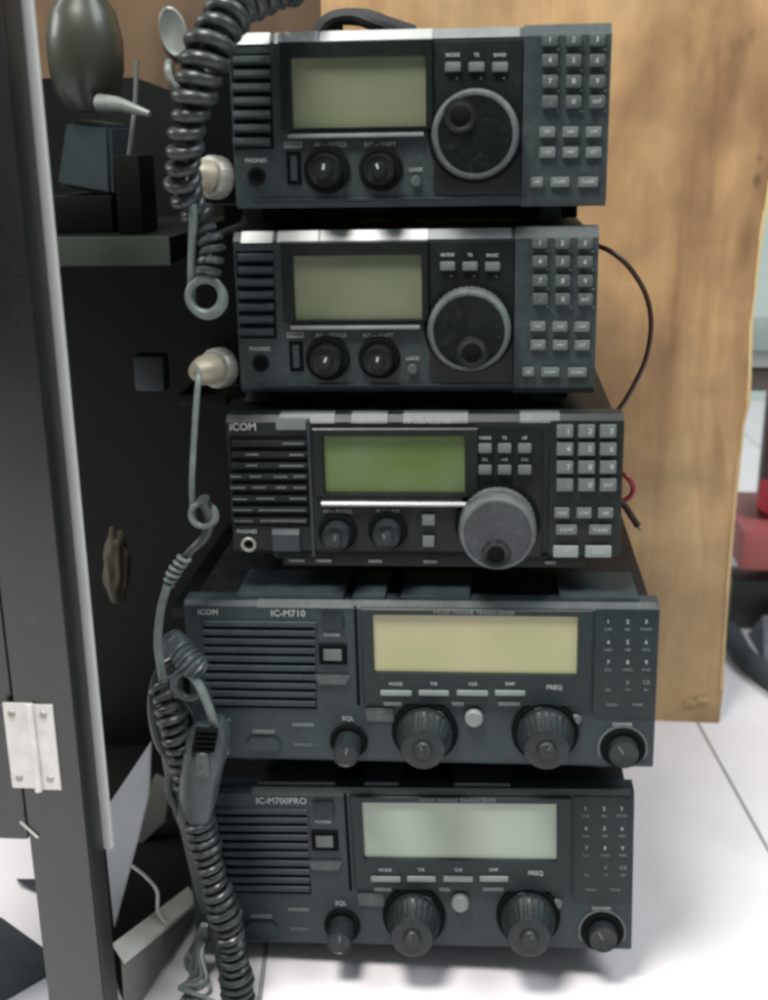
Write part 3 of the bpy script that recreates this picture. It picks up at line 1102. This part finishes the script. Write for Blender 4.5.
# ridged strain relief above the loop
dn = [at(172, 637, -.056), at(181, 650, -.064), at(192, 664, -.068), at(200, 672, -.066)]
MB().tube([inv @ p for p in smooth_path(dn, 22)], lambda s: .0056 + .0026 * math.sin(s * 2.9) + .0009 * math.sin(s * 75), 18).build('strain_relief', 'mic', root)
# body: a tapered rounded shell
t = bmesh.new()
prof = [(0, .008, .008, (211, 720)), (.12, .0128, .012, (209, 730)), (.35, .0138, .014, (206, 752)), (.6, .0128, .013, (201, 775)), (.8, .0120, .011, (199, 795)), (.93, .0090, .0085, (199, 812)), (1, .0062, .006, (200, 822))]
rows = []
for (s, rx, ry, pp) in prof:
    c = inv @ at(pp[0], pp[1], -.058)
    rows.append([t.verts.new(c + Vector((rx * math.copysign(abs(math.sin(a)) ** .7, math.sin(a)), ry * math.copysign(abs(math.cos(a)) ** .7, math.cos(a)), 0))) for a in [2 * math.pi * j / 28 for j in range(28)]])
for i in range(len(rows) - 1):
    for j in range(28):
        t.faces.new((rows[i][j], rows[i][(j + 1) % 28], rows[i + 1][(j + 1) % 28], rows[i + 1][j]))
t.faces.new(rows[0])
t.faces.new(rows[-1])
bmesh.ops.recalc_face_normals(t, faces=t.faces[:])
MB().merge(t).build('microphone_body', 'mic', root, 60)
a = inv @ at(203, 765, -.073)
for k in range(5):
    q = inv @ at(207 - k * .8, 731 + k * 5, -.0725)
    MB().box(q.x - .0075, q.x + .0065, q.y - .0012, q.y + .004, q.z - .0007, q.z + .0007, .0003).build('sound_slot', 'hollow', root)
q0, q1 = inv @ at(193, 745, -.071), inv @ at(196, 800, -.068)
MB().tube([q0, (q0 + q1) / 2 + Vector((-.0005, -.001, 0)), q1], .0006, 6).build('seam', 'hollow', root)
MB().box(a.x - .004, a.x + .004, a.y - .0015, a.y + .006, a.z - .009, a.z + .009, .003, 3).build('talk_button', 'key_dark', root)
dn = [at(200, 818, -.056), at(204, 840, -.056), at(211, 870, -.058), at(222, 905, -.060), at(231, 940, -.060), at(236, 975, -.060), at(238, 1010, -.060)]
MB().tube([inv @ p for p in coil_path(dn, lambda s: .0074 + .0012 * s, .0064)], .0024, 10).build('coiled_cord', 'cord', root)

# loose strands beside the microphone
b = MB()
for k, pts in enumerate((
    [at(182, 655, -.03), at(160, 670, -.03), at(152, 705, -.034), at(160, 745, -.036), at(182, 772, -.034), at(196, 800, -.03)],
    [at(196, 668, -.030), at(214, 700, -.028), at(203, 735, -.03), at(180, 752, -.034), at(168, 790, -.034), at(190, 830, -.03)],
    [at(170, 640, -.028), at(180, 690, -.026), at(196, 720, -.028), at(190, 780, -.03), at(176, 810, -.03), at(196, 850, -.028)])):
    b.tube(smooth_path(pts, 12), .0030 - .0004 * k, 10)
o = b.build('loose_cord', 'cord', loc=at(190, 780, -.03))
tag(o, 'loose black cord strands bunched behind the grey hand microphone', 'cord')

# dark sleeve cable dropping behind the coils
b = MB().tube(smooth_path([at(176, 640, -.02), at(172, 700, -.02), at(180, 770, -.02), at(196, 830, -.03), at(207, 880, -.03), at(222, 930, -.03), at(232, 970, -.037), at(240, 1012, -.045)], 10), lambda s: .011 - .002 * s, 16)
o = b.build('cable_sleeve', 'mic', loc=at(212, 960, -.03))
tag(o, 'dark smooth cable sleeve dropping behind the coiled cord beside the lowest radio', 'cable')
# tangle by the floor
b = MB()
for k in range(5):
    z0 = .0045 + .002 * k
    pts = [fl(203 + 3 * k, 925, .05 - .004 * k), fl(194 + 2 * k, 945 + 2 * k, z0 + .01), fl(186 + 5 * k, 962 + 5 * k, z0), fl(196 - 4 * k, 980 + 2 * k, z0), fl(180 + 9 * k, 1004, z0), fl(172 + 12 * k, 1030, z0)]
    b.tube(smooth_path(pts, 12), .0017, 8)
o = b.build('cable_tangle', 'cord_grey', loc=at(200, 985, -.03))
tag(o, 'tangle of thin grey cables on the floor at the left foot of the stack', 'cable')

# cable lump lying on the top radio
b = MB()
for k in range(4):
    pts = [at(318 + 6 * k, 34, .05 + .01 * k), at(330 + 3 * k, 20 - k, .05 + .01 * k), at(352 + 6 * k, 16 + 2 * (k % 2), .05 + .008 * k), at(376 + 4 * k, 24, .05 + .01 * k), at(398 + 5 * k, 32, .06 + .01 * k)]
    b.tube(smooth_path(pts, 8), .0046, 10)
o = b.build('power_cable', 'rubber', loc=at(352, 30, .06))
tag(o, 'dark bundled cable lying on top of the topmost radio', 'cable')

# wires on the right
b = MB().tube(smooth_path([at(596, 245, .17), at(612, 252, .16), at(630, 268, .16), at(646, 295, .165), at(651, 325, .165), at(646, 358, .165), at(634, 385, .165), at(620, 408, .165), at(600, 430, .17)], 10), .0019, 10)
o = b.build('brown_wire', 'brown_wire', loc=at(651, 325, .165))
tag(o, 'brown wire looping out behind the second radio against the plywood', 'wire')
b = MB().tube(smooth_path([at(612, 470, .13), at(626, 476, .12), at(633, 487, .12), at(630, 497, .12), at(618, 503, .12)], 8), .0020, 8)
o = b.build('red_wire', 'red_wire', loc=at(630, 487, .12))
tag(o, 'short red wire curling out beside the keypad of the green screen radio', 'wire')
b = MB().tube(smooth_path([at(612, 495, .11), at(624, 505, .11), at(632, 517, .11), at(638, 526, .11)], 8), .0024, 8)
o = b.build('black_wire', 'brown_wire', loc=at(632, 517, .11))
tag(o, 'dark wire end with bare tip pointing down beside the green screen radio', 'wire')
MB().tube([at(637.5, 525, .11) - o.location, at(640.5, 530, .11) - o.location], .0013, 8).build('bare_tip', 'nickel', o)
b = MB().tube(smooth_path([at(612, 545, .13), at(624, 553, .13), at(636, 570, .13), at(642, 592, .14), at(644, 610, .15)], 8), .0016, 8)
o = b.build('thin_red_wire', 'red_wire', loc=at(636, 570, .13))
o.name = 'red_wire'
tag(o, 'thin red wire dropping behind the top right corner of the fourth radio', 'wire')

# ------------------------------------------------------------------ plywood, floor, room
yb = .376
edge = [(690, 716), (720, 713), (723, 690), (724, 666), (726, 630), (728.5, 594), (735, 515), (741, 455), (744, 425), (749.5, 405), (751, 380), (752.5, 320), (757, 285), (762, 240), (767, 210), (771, 180), (778, 120), (786, 60), (796, -20)]
E = [at(px, py, yb) for px, py in edge[1:]]
E[0].z = 0.0
xl = at(321, 20, yb).x
pts = [(xl, 0.0)] + [(p.x, p.z) for p in E] + [(E[-1].x + .004, .84), (xl, .84)]
b = MB().prism([(xl, 0), (E[0].x, .0)] + [(p.x, p.z) for p in E[1:]] + [(E[-1].x, .84), (xl, .84)], yb, yb + .018)
board = b.build('plywood_board', 'ply', loc=Vector((.1, yb, 0)))
tag(board, 'tall pale plywood board standing on the tiles behind the radio stack', 'board')
# worn pale edge down the right side of the board
b = MB()
for i in range(1, len(E) - 1):
    p, q = E[i], E[i + 1]
    w = .0026 + .0008 * math.sin(i * 1.7)
    b.hull([(p.x - w, yb - .0012, p.z), (p.x + .0004, yb - .0004, p.z), (q.x - w, yb - .0012, q.z), (q.x + .0004, yb - .0004, q.z), (p.x + .0004, yb + .002, p.z), (q.x + .0004, yb + .002, q.z), (p.x - w, yb + .001, p.z), (q.x - w, yb + .001, q.z)])
o = b.build('worn_edge', 'ply_edge', board)
o.location = -board.location
# small pale pieces at the board's foot
for (px, py) in ((690, 704), (703, 701)):
    p = at(px, py, yb - .004)
    MB().box(p.x - .006, p.x + .006, yb - .003, yb - .0005, p.z - .003, p.z + .003, .0012).build('plaster_crumb', 'ply_edge', board).location = -board.location

wp = MB().prism([(-.75, .0), (xl - .0015, .0), (xl - .0015, .84), (-.75, .84)], yb + .006, yb + .024)
o = wp.build('brown_wood_panel', 'wood_brown', loc=Vector((-.3, yb, 0)))
tag(o, 'darker brown wood panel left of the pale plywood, behind the cabinet', 'board')

g1, g2 = fl(695, 718), fl(768, 850)
ang = math.atan2(g2.x - g1.x, g1.y - g2.y)
# x' = x cos a - y sin a in rotated frame must be a whole tile at the joint
A = R(-5.7)
TILE_OFF = -((g1 + g2) / 2).x * math.cos(A) + ((g1 + g2) / 2).y * math.sin(A)
M['tile'] = floor_mat()
MB().box(-3, 3, -1.5, 3.0, -.02, 0).build('floor', 'tile')
bpy.data.objects['floor']['kind'] = 'structure'
tag(bpy.data.objects['floor'], 'glossy white floor tiles with grey joints under the radio stack')
MB().box(-3, 3, 1.9, 1.95, .0005, 2.6).build('wall', 'wall')
bpy.data.objects['wall']['kind'] = 'structure'

# things to the right, beyond the board
yr = .62
def quad_box(px0, py0, px1, py1, y, dep, mat, name, bev=.002, zmin=None):
    p, q = at(px0, py1, y), at(px1, py0, y)
    z0 = p.z if zmin is None else zmin
    c = Vector(((p.x + q.x) / 2, y + dep / 2, z0))
    return MB().box(p.x, q.x, y, y + dep, z0, q.z, bev).build(name, mat, loc=c)
sh = quad_box(742, 352, 900, 366, yr, .25, 'grey_metal', 'rack_shelf')
tag(sh, 'grey metal rack with thin top shelf at the right edge beyond the plywood', 'rack')
o = quad_box(742, 372, 900, 391, yr + .01, .02, 'brown_grey', 'shelf_lip')
o.parent = sh
o.location = o.location - sh.location
o = quad_box(738, 392, 900, 720, yr + .16, .02, 'brown_grey', 'back_panel', zmin=.001)
o.parent = sh
o.location = o.location - sh.location
o = quad_box(739, 535, 900, 571, yr - .04, .16, 'pink', 'plastic_basin', .006)
tag(o, 'pinkish red plastic basin at the right edge, beyond the plywood board', 'basin')
MB().box(-.05, .05, -.03, .03, 0, .03, .004).build('basin_rim', 'pink', o).location = (.03, -.05, -.012)
p = at(775, 500, yr - .02)
b = MB().hull([at(757, 508, yr), at(760, 480, yr), at(790, 478, yr), at(795, 510, yr), at(768, 515, yr), at(757, 508, yr + .06), at(760, 480, yr + .06), at(790, 478, yr + .06), at(795, 510, yr + .06)])
o = b.build('red_bag', 'red', loc=p)
tag(o, 'deep red bag on top of the pinkish basin at the right edge', 'bag')
o = quad_box(727, 585, 900, 640, yr, .05, 'shelf', 'grey_crate', .004)
tag(o, 'grey green crate on the floor under the red basin', 'crate')
b = MB().tube(smooth_path([fl(728, 640) + Vector((0, 0, .012)), fl(745, 668) + Vector((0, 0, .012)), fl(785, 700) + Vector((0, 0, .012))], 8), .012, 12)
o = b.build('rolled_mat', 'dark_cloth', loc=fl(745, 668))
tag(o, 'dark rolled cloth lying on the floor just right of the plywood foot', 'cloth')
b = MB().hull([fl(748, 635) + Vector((0, 0, .001)), fl(765, 665) + Vector((0, 0, .001)), fl(830, 690) + Vector((0, 0, .001)), fl(830, 630) + Vector((0, 0, .001)), fl(760, 640) + Vector((0, 0, .03)), fl(800, 640) + Vector((0, 0, .04))])
o = b.build('cloth_heap', 'blue_cloth', loc=fl(780, 650))
tag(o, 'grey blue crumpled cloth behind the dark roll at the right edge', 'cloth')

# ------------------------------------------------------------------ cabinet on the left
yp = -.14
def xz(px, py, y):
    p = at(px, py, y)
    return p.x, p.z
# front face right edge and strip edge measured at two heights
xr = (at(35, 300, yp).x + at(99, 930, yp).x) / 2
xs = at(52, 300, yp).x
# depth where the right face of the post meets the white strip
def depth_for(px, py, x):
    d = ray(px, py)
    return CAM.y + d.y * ((x - CAM.x) / d.x)
ys = (depth_for(52, 300, xr) + depth_for(98, 740, xr)) / 2
cab = empty('black_cabinet', (xr - .1, 0, 0), (0, R(-.95), 0))
tag(cab, 'tall black laminate cabinet with white edge strip and steel hinge at the left edge', 'cabinet')
def cpart(mb, name, mat, par=None):
    par = par or cab
    o = mb.build(name, mat, par)
    o.location = -cab.location
    return o
zb = at(20, 842, yp).z
post = cpart(MB().box(xr - .035, xr, yp, ys - .001, .0, .9, .0012), 'post', 'black_side')
# door leaf: brown-black face carried left of the post
door = cpart(MB().box(xr - .13, xr - .0365, yp + .001, yp + .016, zb, .9, .001), 'door', 'black_wood')
face = cpart(MB().box(xr - .034, xr - .0006, yp - .0022, yp - .0003, .001, .9, .0004), 'face_strip', 'black_wood')
st = cpart(MB().box(xr - .001, xr + .0046, ys, ys + .004, at(108, 852, ys).z, .9, .0008), 'edge_strip', 'white_trim')
# hinge: two leaves, a barrel and screws
h = MB()
xh = at(36, 745, yp).x
zt, zl = at(36, 703, yp).z, at(36, 787, yp).z
def leaf(x0, x1, dz):
    o = cpart(MB().box(x0, x1, yp - .0038, yp - .0023, zl + dz, zt + dz, .0004), 'hinge_leaf', 'steel')
    return o
l1 = leaf(at(9, 745, yp).x, xh - .0016, .0)
l2 = leaf(xh + .0016, at(58, 745, yp).x, -.0006)
cpart(MB().lathe([(.0021, 0), (.0021, zt - zl + .001), (0, zt - zl + .001)], (xh, yp - .0045, zl - .001), 16, axis='Z'), 'hinge_barrel', 'steel')
for lx in ((at(17, 745, yp).x), (at(48, 745, yp).x)):
    for f in (.12, .88):
        zz = zl + (zt - zl) * f
        cpart(MB().lathe([(.0022, 0), (.0018, .0007), (0, .0007)], (lx, yp - .0038, zz), 14), 'screw', 'nickel')
# interior: dark back board, shelf, bottom
yi = .27
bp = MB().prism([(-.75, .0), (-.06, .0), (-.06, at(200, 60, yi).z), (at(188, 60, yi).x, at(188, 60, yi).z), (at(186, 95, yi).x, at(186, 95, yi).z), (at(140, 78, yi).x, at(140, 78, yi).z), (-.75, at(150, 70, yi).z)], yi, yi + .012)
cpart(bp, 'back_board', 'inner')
a, b_ = at(40, 238, .06), at(176, 268, .06)
a_top = a.z
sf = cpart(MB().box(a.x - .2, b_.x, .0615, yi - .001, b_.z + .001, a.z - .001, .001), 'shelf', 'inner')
MB().box(a.x - .2, b_.x + .0005, .058, .0613, b_.z, a.z, .0008).build('shelf_lip', 'shelf', sf)
# low side board in the dark between cabinet and radios
A1, A2 = at(121, 962, -.09), at(196, 902, .03)
lb = []
for k in range(7):
    q_ = fl(96 - 5 * k, 958 - 30 * k)
    lb.append((q_.x, q_.y))
lb = [q_ for q_ in lb if q_[1] < yi]
tl_ = fl(52, 720)
bb = bmesh.new()
ring_ = [(A1.x - .006, A1.y + .012), (A2.x - .006, A2.y + .012), (A2.x - .006, yi - .001), (tl_.x - .06, yi - .001)] + lb[::-1]
lo_ = [bb.verts.new((p[0], p[1], .001)) for p in ring_]
hi_ = [bb.verts.new((p[0], p[1], .007)) for p in ring_]
bb.faces.new(lo_)
bb.faces.new(hi_)
for k in range(len(ring_)):
    m_ = (k + 1) % len(ring_)
    bb.faces.new((lo_[k], lo_[m_], hi_[m_], hi_[k]))
bmesh.ops.recalc_face_normals(bb, faces=bb.faces[:])
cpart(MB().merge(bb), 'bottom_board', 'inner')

# things inside, several built as solid shapes for vague reflections in dark glass
ysh = .12
c = at(86, 60, ysh)
zs = at(86, 238, ysh).z
jar = MB()
sc = .0255
jar.lathe([(.0, -.0335), (sc * .55, -.033), (sc * .85, -.022), (sc * .98, -.006), (sc * 1.0, .012), (sc * .86, .030), (sc * .6, .040), (sc * .55, .052), (0, .053)], (c.x, c.y, c.z), 40, axis='Z')
m, nt, bs = new_mat('olive_glass')
bs.inputs['Base Color'].default_value = (.030, .034, .024, 1)
bs.inputs['Roughness'].default_value = .38
bs.inputs['Coat Weight'].default_value = .15
bs.inputs['Alpha'].default_value = 1.0
M['olive'] = m
jo = jar.build('glass_jar', 'olive', loc=Vector((c.x, c.y, c.z - .0335)))
tag(jo, 'rounded olive jar with tapered grey handle, standing on the dark box inside the cabinet', 'jar')
p = [at(66, 119, ysh - .01), at(110, 124, ysh - .01), at(113, 197, ysh - .01), at(56, 186, ysh - .01)]
b = MB().prism([(q.x, q.z) for q in p], ysh - .01, ysh + .04, .003)
o = b.build('small_box', 'box_blue', loc=Vector((p[3].x, ysh, p[3].z)))
tag(o, 'dark blue grey carton under the olive jar inside the cabinet', 'box')
b = MB().tube(smooth_path([at(100, 103, .096), at(118, 104, .088), at(135, 109, .082), at(150, 114, .078)], 6), lambda s: .0060 - .004 * s, 12)
o = b.build('handle', 'dim_metal', jo)
o.location = -jo.location
b = MB().tube([at(137, 60, .10), at(135, 105, .10), at(129, 155, .10)], .0016, 8)
o = b.build('metal_rod', 'dim_metal', loc=at(135, 105, .10))
tag(o, 'thin upright metal rod beside the olive jar inside the cabinet', 'rod')
b = MB().lathe([(.0, 0), (.010, .0005), (.0125, .002), (.010, .0032), (0, .0034)], (0, 0, 0), 32)
o = b.build('oval_tag', 'shelf')
MB().lathe([(.0105, .0018), (.0128, .0022), (.0132, .0034), (.0120, .0044), (.0105, .0034)], (0, 0, 0), 40).build('rim', 'dim_metal', o)
o.location = at(174, 32, .3815)
o.scale = (.93, 1, 1.6)
o.rotation_euler = (0, R(-12), 0)
tag(o, 'oval grey metal tag with pale rim left of the thick coiled cord', 'tag')
b = MB().tube(smooth_path([at(169, 62, .382), at(168, 67, .374), at(170, 78, .372), at(177, 88, .374), at(180, 84, .372)], 6), .0036, 10)
o = b.build('small_hook', 'dim_metal', loc=at(170, 78, .372))
tag(o, 'small pale metal hook below the oval tag', 'hook')
b = MB().box(0, .024, 0, .02, 0, .028, .004)
o = b.build('small_carton', 'box_blue')  # carton shape built for a vague reflection in the glass
p = at(134, 392, .16)
o.location = p
tag(o, 'small dim grey green carton in the dark cabinet left of the second plug', 'carton')
# dark boards the small things sit on
for (px, py, y) in ((134, 393, .16), (110, 603, .10)):
    p = at(px, py, y)
    cpart(MB().box(xr - .01, -.135, y - .005, yi - .0015, p.z - .010, p.z - .0005, .001), 'shelf', 'inner')
b = bmesh.new()
bmesh.ops.create_icosphere(b, subdivisions=4, radius=1)
for v in b.verts:
    n = noise.noise(v.co * 2.2) * .25
    v.co *= (1 + n)
    v.co = Vector((v.co.x * .0095, v.co.y * .012, max(-.9, v.co.z) * .030))
o = MB().merge(b).build('cloth_pouch', 'tan', None, 60)  # pouch shape built for a vague reflection in the glass
p = at(117, 572, .11)
o.location = at(117, 603, .11) + Vector((0, .005, .027))
tag(o, 'small upright tan cloth pouch in the dark cabinet beside the hanging cord', 'pouch')

p0, p1 = at(54, 190, .105), at(116, 190, .105)
cpart(MB().box(p0.x, p1.x, .105, .175, a_top - .0005, at(86, 197, .105).z, .001), 'riser', 'inner')
p0, p1 = at(121, 157, .095), at(146, 157, .095)
cpart(MB().box(p0.x, p1.x, .092, .13, a_top - .0005, p0.z, .001), 'riser', 'inner')

# lower left clutter
ysh2 = -.02
q = [at(151, 742, ysh2), at(149, 795, ysh2), at(138, 840, ysh2), at(114, 930, ysh2), at(102, 815, ysh2)]
b = MB().prism([(v.x, v.z) for v in q], ysh2, ysh2 + .004, .0008)
o = b.build('white_sheet', 'sheet', loc=Vector((q[3].x, ysh2, q[3].z)))
tag(o, 'pointed piece of white sheet leaning inside the cabinet below its white strip', 'sheet')
b = MB().prism([(v.x, v.z) for v in [at(152, 780, .11), at(170, 790, .11), at(166, 822, .11), at(134, 852, .11)]], .11, .122, .001)
o = b.build('grey_card', 'cream_side', loc=at(140, 845, .11))
tag(o, 'dull grey card leaning behind the white sheet', 'card')
b = MB().tube(smooth_path([at(132, 866, -.03), at(145, 876, -.03), at(157, 891, -.03), at(158, 912, -.03), at(166, 924, -.03)], 8), .0013, 8)
o = b.build('white_wire', 'white_wire', loc=at(158, 912, -.03))
tag(o, 'thin white wire bent over the cream board beside the coiled cord', 'wire')
# cream board lying from lower left back to the stack
cb = MB().hull([Vector((A1.x, A1.y, .002)), A1, Vector((A2.x, A2.y, .002)), A2, Vector((A1.x - .004, A1.y + .012, .002)), A1 + Vector((-.004, .012, 0)), A2 + Vector((-.004, .012, 0)), Vector((A2.x - .004, A2.y + .012, .002))])
o = cb.build('cream_board', 'cream_side', loc=Vector((A1.x, A1.y, .002)))
tag(o, 'grey board with pale top edge standing on the tiles between cabinet and stack', 'board')
e = MB().hull([p + Vector((dx, dy, dz)) for p in (A1, A2) for dx, dy in ((.003, -.003), (-.009, .013)) for dz in (.0005, .0035)]).build('top_edge', 'cream', o)
e.location = -o.location
# beyond the post at the lower left: dark bag and rail on the white tiles
b = MB().hull([fl(-30, 905, .001), fl(2, 918, .001), fl(63, 962, .001), fl(50, 975, .001), fl(-10, 1010, .001), fl(-40, 1000, .001), fl(0, 935, .02), fl(45, 962, .012), fl(-30, 960, .03)])
o = b.build('dark_bag', 'dark_cloth', loc=fl(10, 960))
tag(o, 'flat dark bag on the white tiles at the lower left corner', 'bag')
b = MB().hull([fl(16, 879, .001), fl(56, 879, .001), fl(56, 900, .001), fl(50, 897, .001), fl(18, 881, .008), fl(56, 881, .008), fl(56, 896, .008)])
o = b.build('black_strap', 'dark_cloth', loc=fl(40, 888))  # dark wedge standing in for a gap on the tiles
tag(o, 'small black strap end on the tiles above the dark bag', 'strap')
o = MB().tube([at(20, 822, yp - .003), at(38, 838, yp - .003)], .0007, 6).build('thread', 'white_wire', loc=at(30, 830, yp - .003))
tag(o, 'short pale thread stuck to the cabinet door below the hinge', 'thread')

cab.location.x += .0045

# ------------------------------------------------------------------ light
def area(name, loc, target, size, power, col, sy=None):
    l = bpy.data.lights.new(name, 'AREA')
    l.shape = 'RECTANGLE'
    l.size = size
    l.size_y = sy or size
    l.energy = power
    l.color = col
    o = bpy.data.objects.new(name, l)
    COL.objects.link(o)
    o.location = loc
    o.rotation_euler = (Vector(target) - Vector(loc)).to_track_quat('-Z', 'Y').to_euler()
    return o


area('ceiling_lamp', (-.38, -.62, 2.05), (0, .05, .3), .5, 50, (1, .97, .92))
area('ceiling_window', (1.3, -.3, 2.1), (.2, .1, 0), 1.0, 30, (.93, .96, 1))  # unseen broad light from the upper right, whitens the floor
w = bpy.data.worlds.new('World')
scene.world = w
w.use_nodes = True
bg = w.node_tree.nodes['Background']
bg.inputs[0].default_value = (.80, .90, .92, 1)
bg.inputs[1].default_value = .22
# a dim room: the ceiling is paler than the walls
nt = w.node_tree
tc = nt.nodes.new('ShaderNodeTexCoord')
sx = nt.nodes.new('ShaderNodeSeparateXYZ')
mr = nt.nodes.new('ShaderNodeMapRange')
mr.inputs['From Min'].default_value = -.1
mr.inputs['From Max'].default_value = .8
mr.inputs['To Min'].default_value = .09
mr.inputs['To Max'].default_value = .38
nt.links.new(tc.outputs['Generated'], sx.inputs[0])
nt.links.new(sx.outputs['Z'], mr.inputs['Value'])
nt.links.new(mr.outputs[0], bg.inputs[1])
scene.view_settings.view_transform = 'Standard'
scene.view_settings.look = 'None'
scene.view_settings.exposure = 0
scene.view_settings.gamma = 1
scene.cycles.pixel_filter_type = 'BLACKMAN_HARRIS'
scene.cycles.filter_width = 2.6
area('side_lamp', (-1.5, .05, 1.1), (-.4, .05, 0), .5, 9, (1, .98, .95))  # added fill from an unseen source, brightens the tiles behind the cabinet door
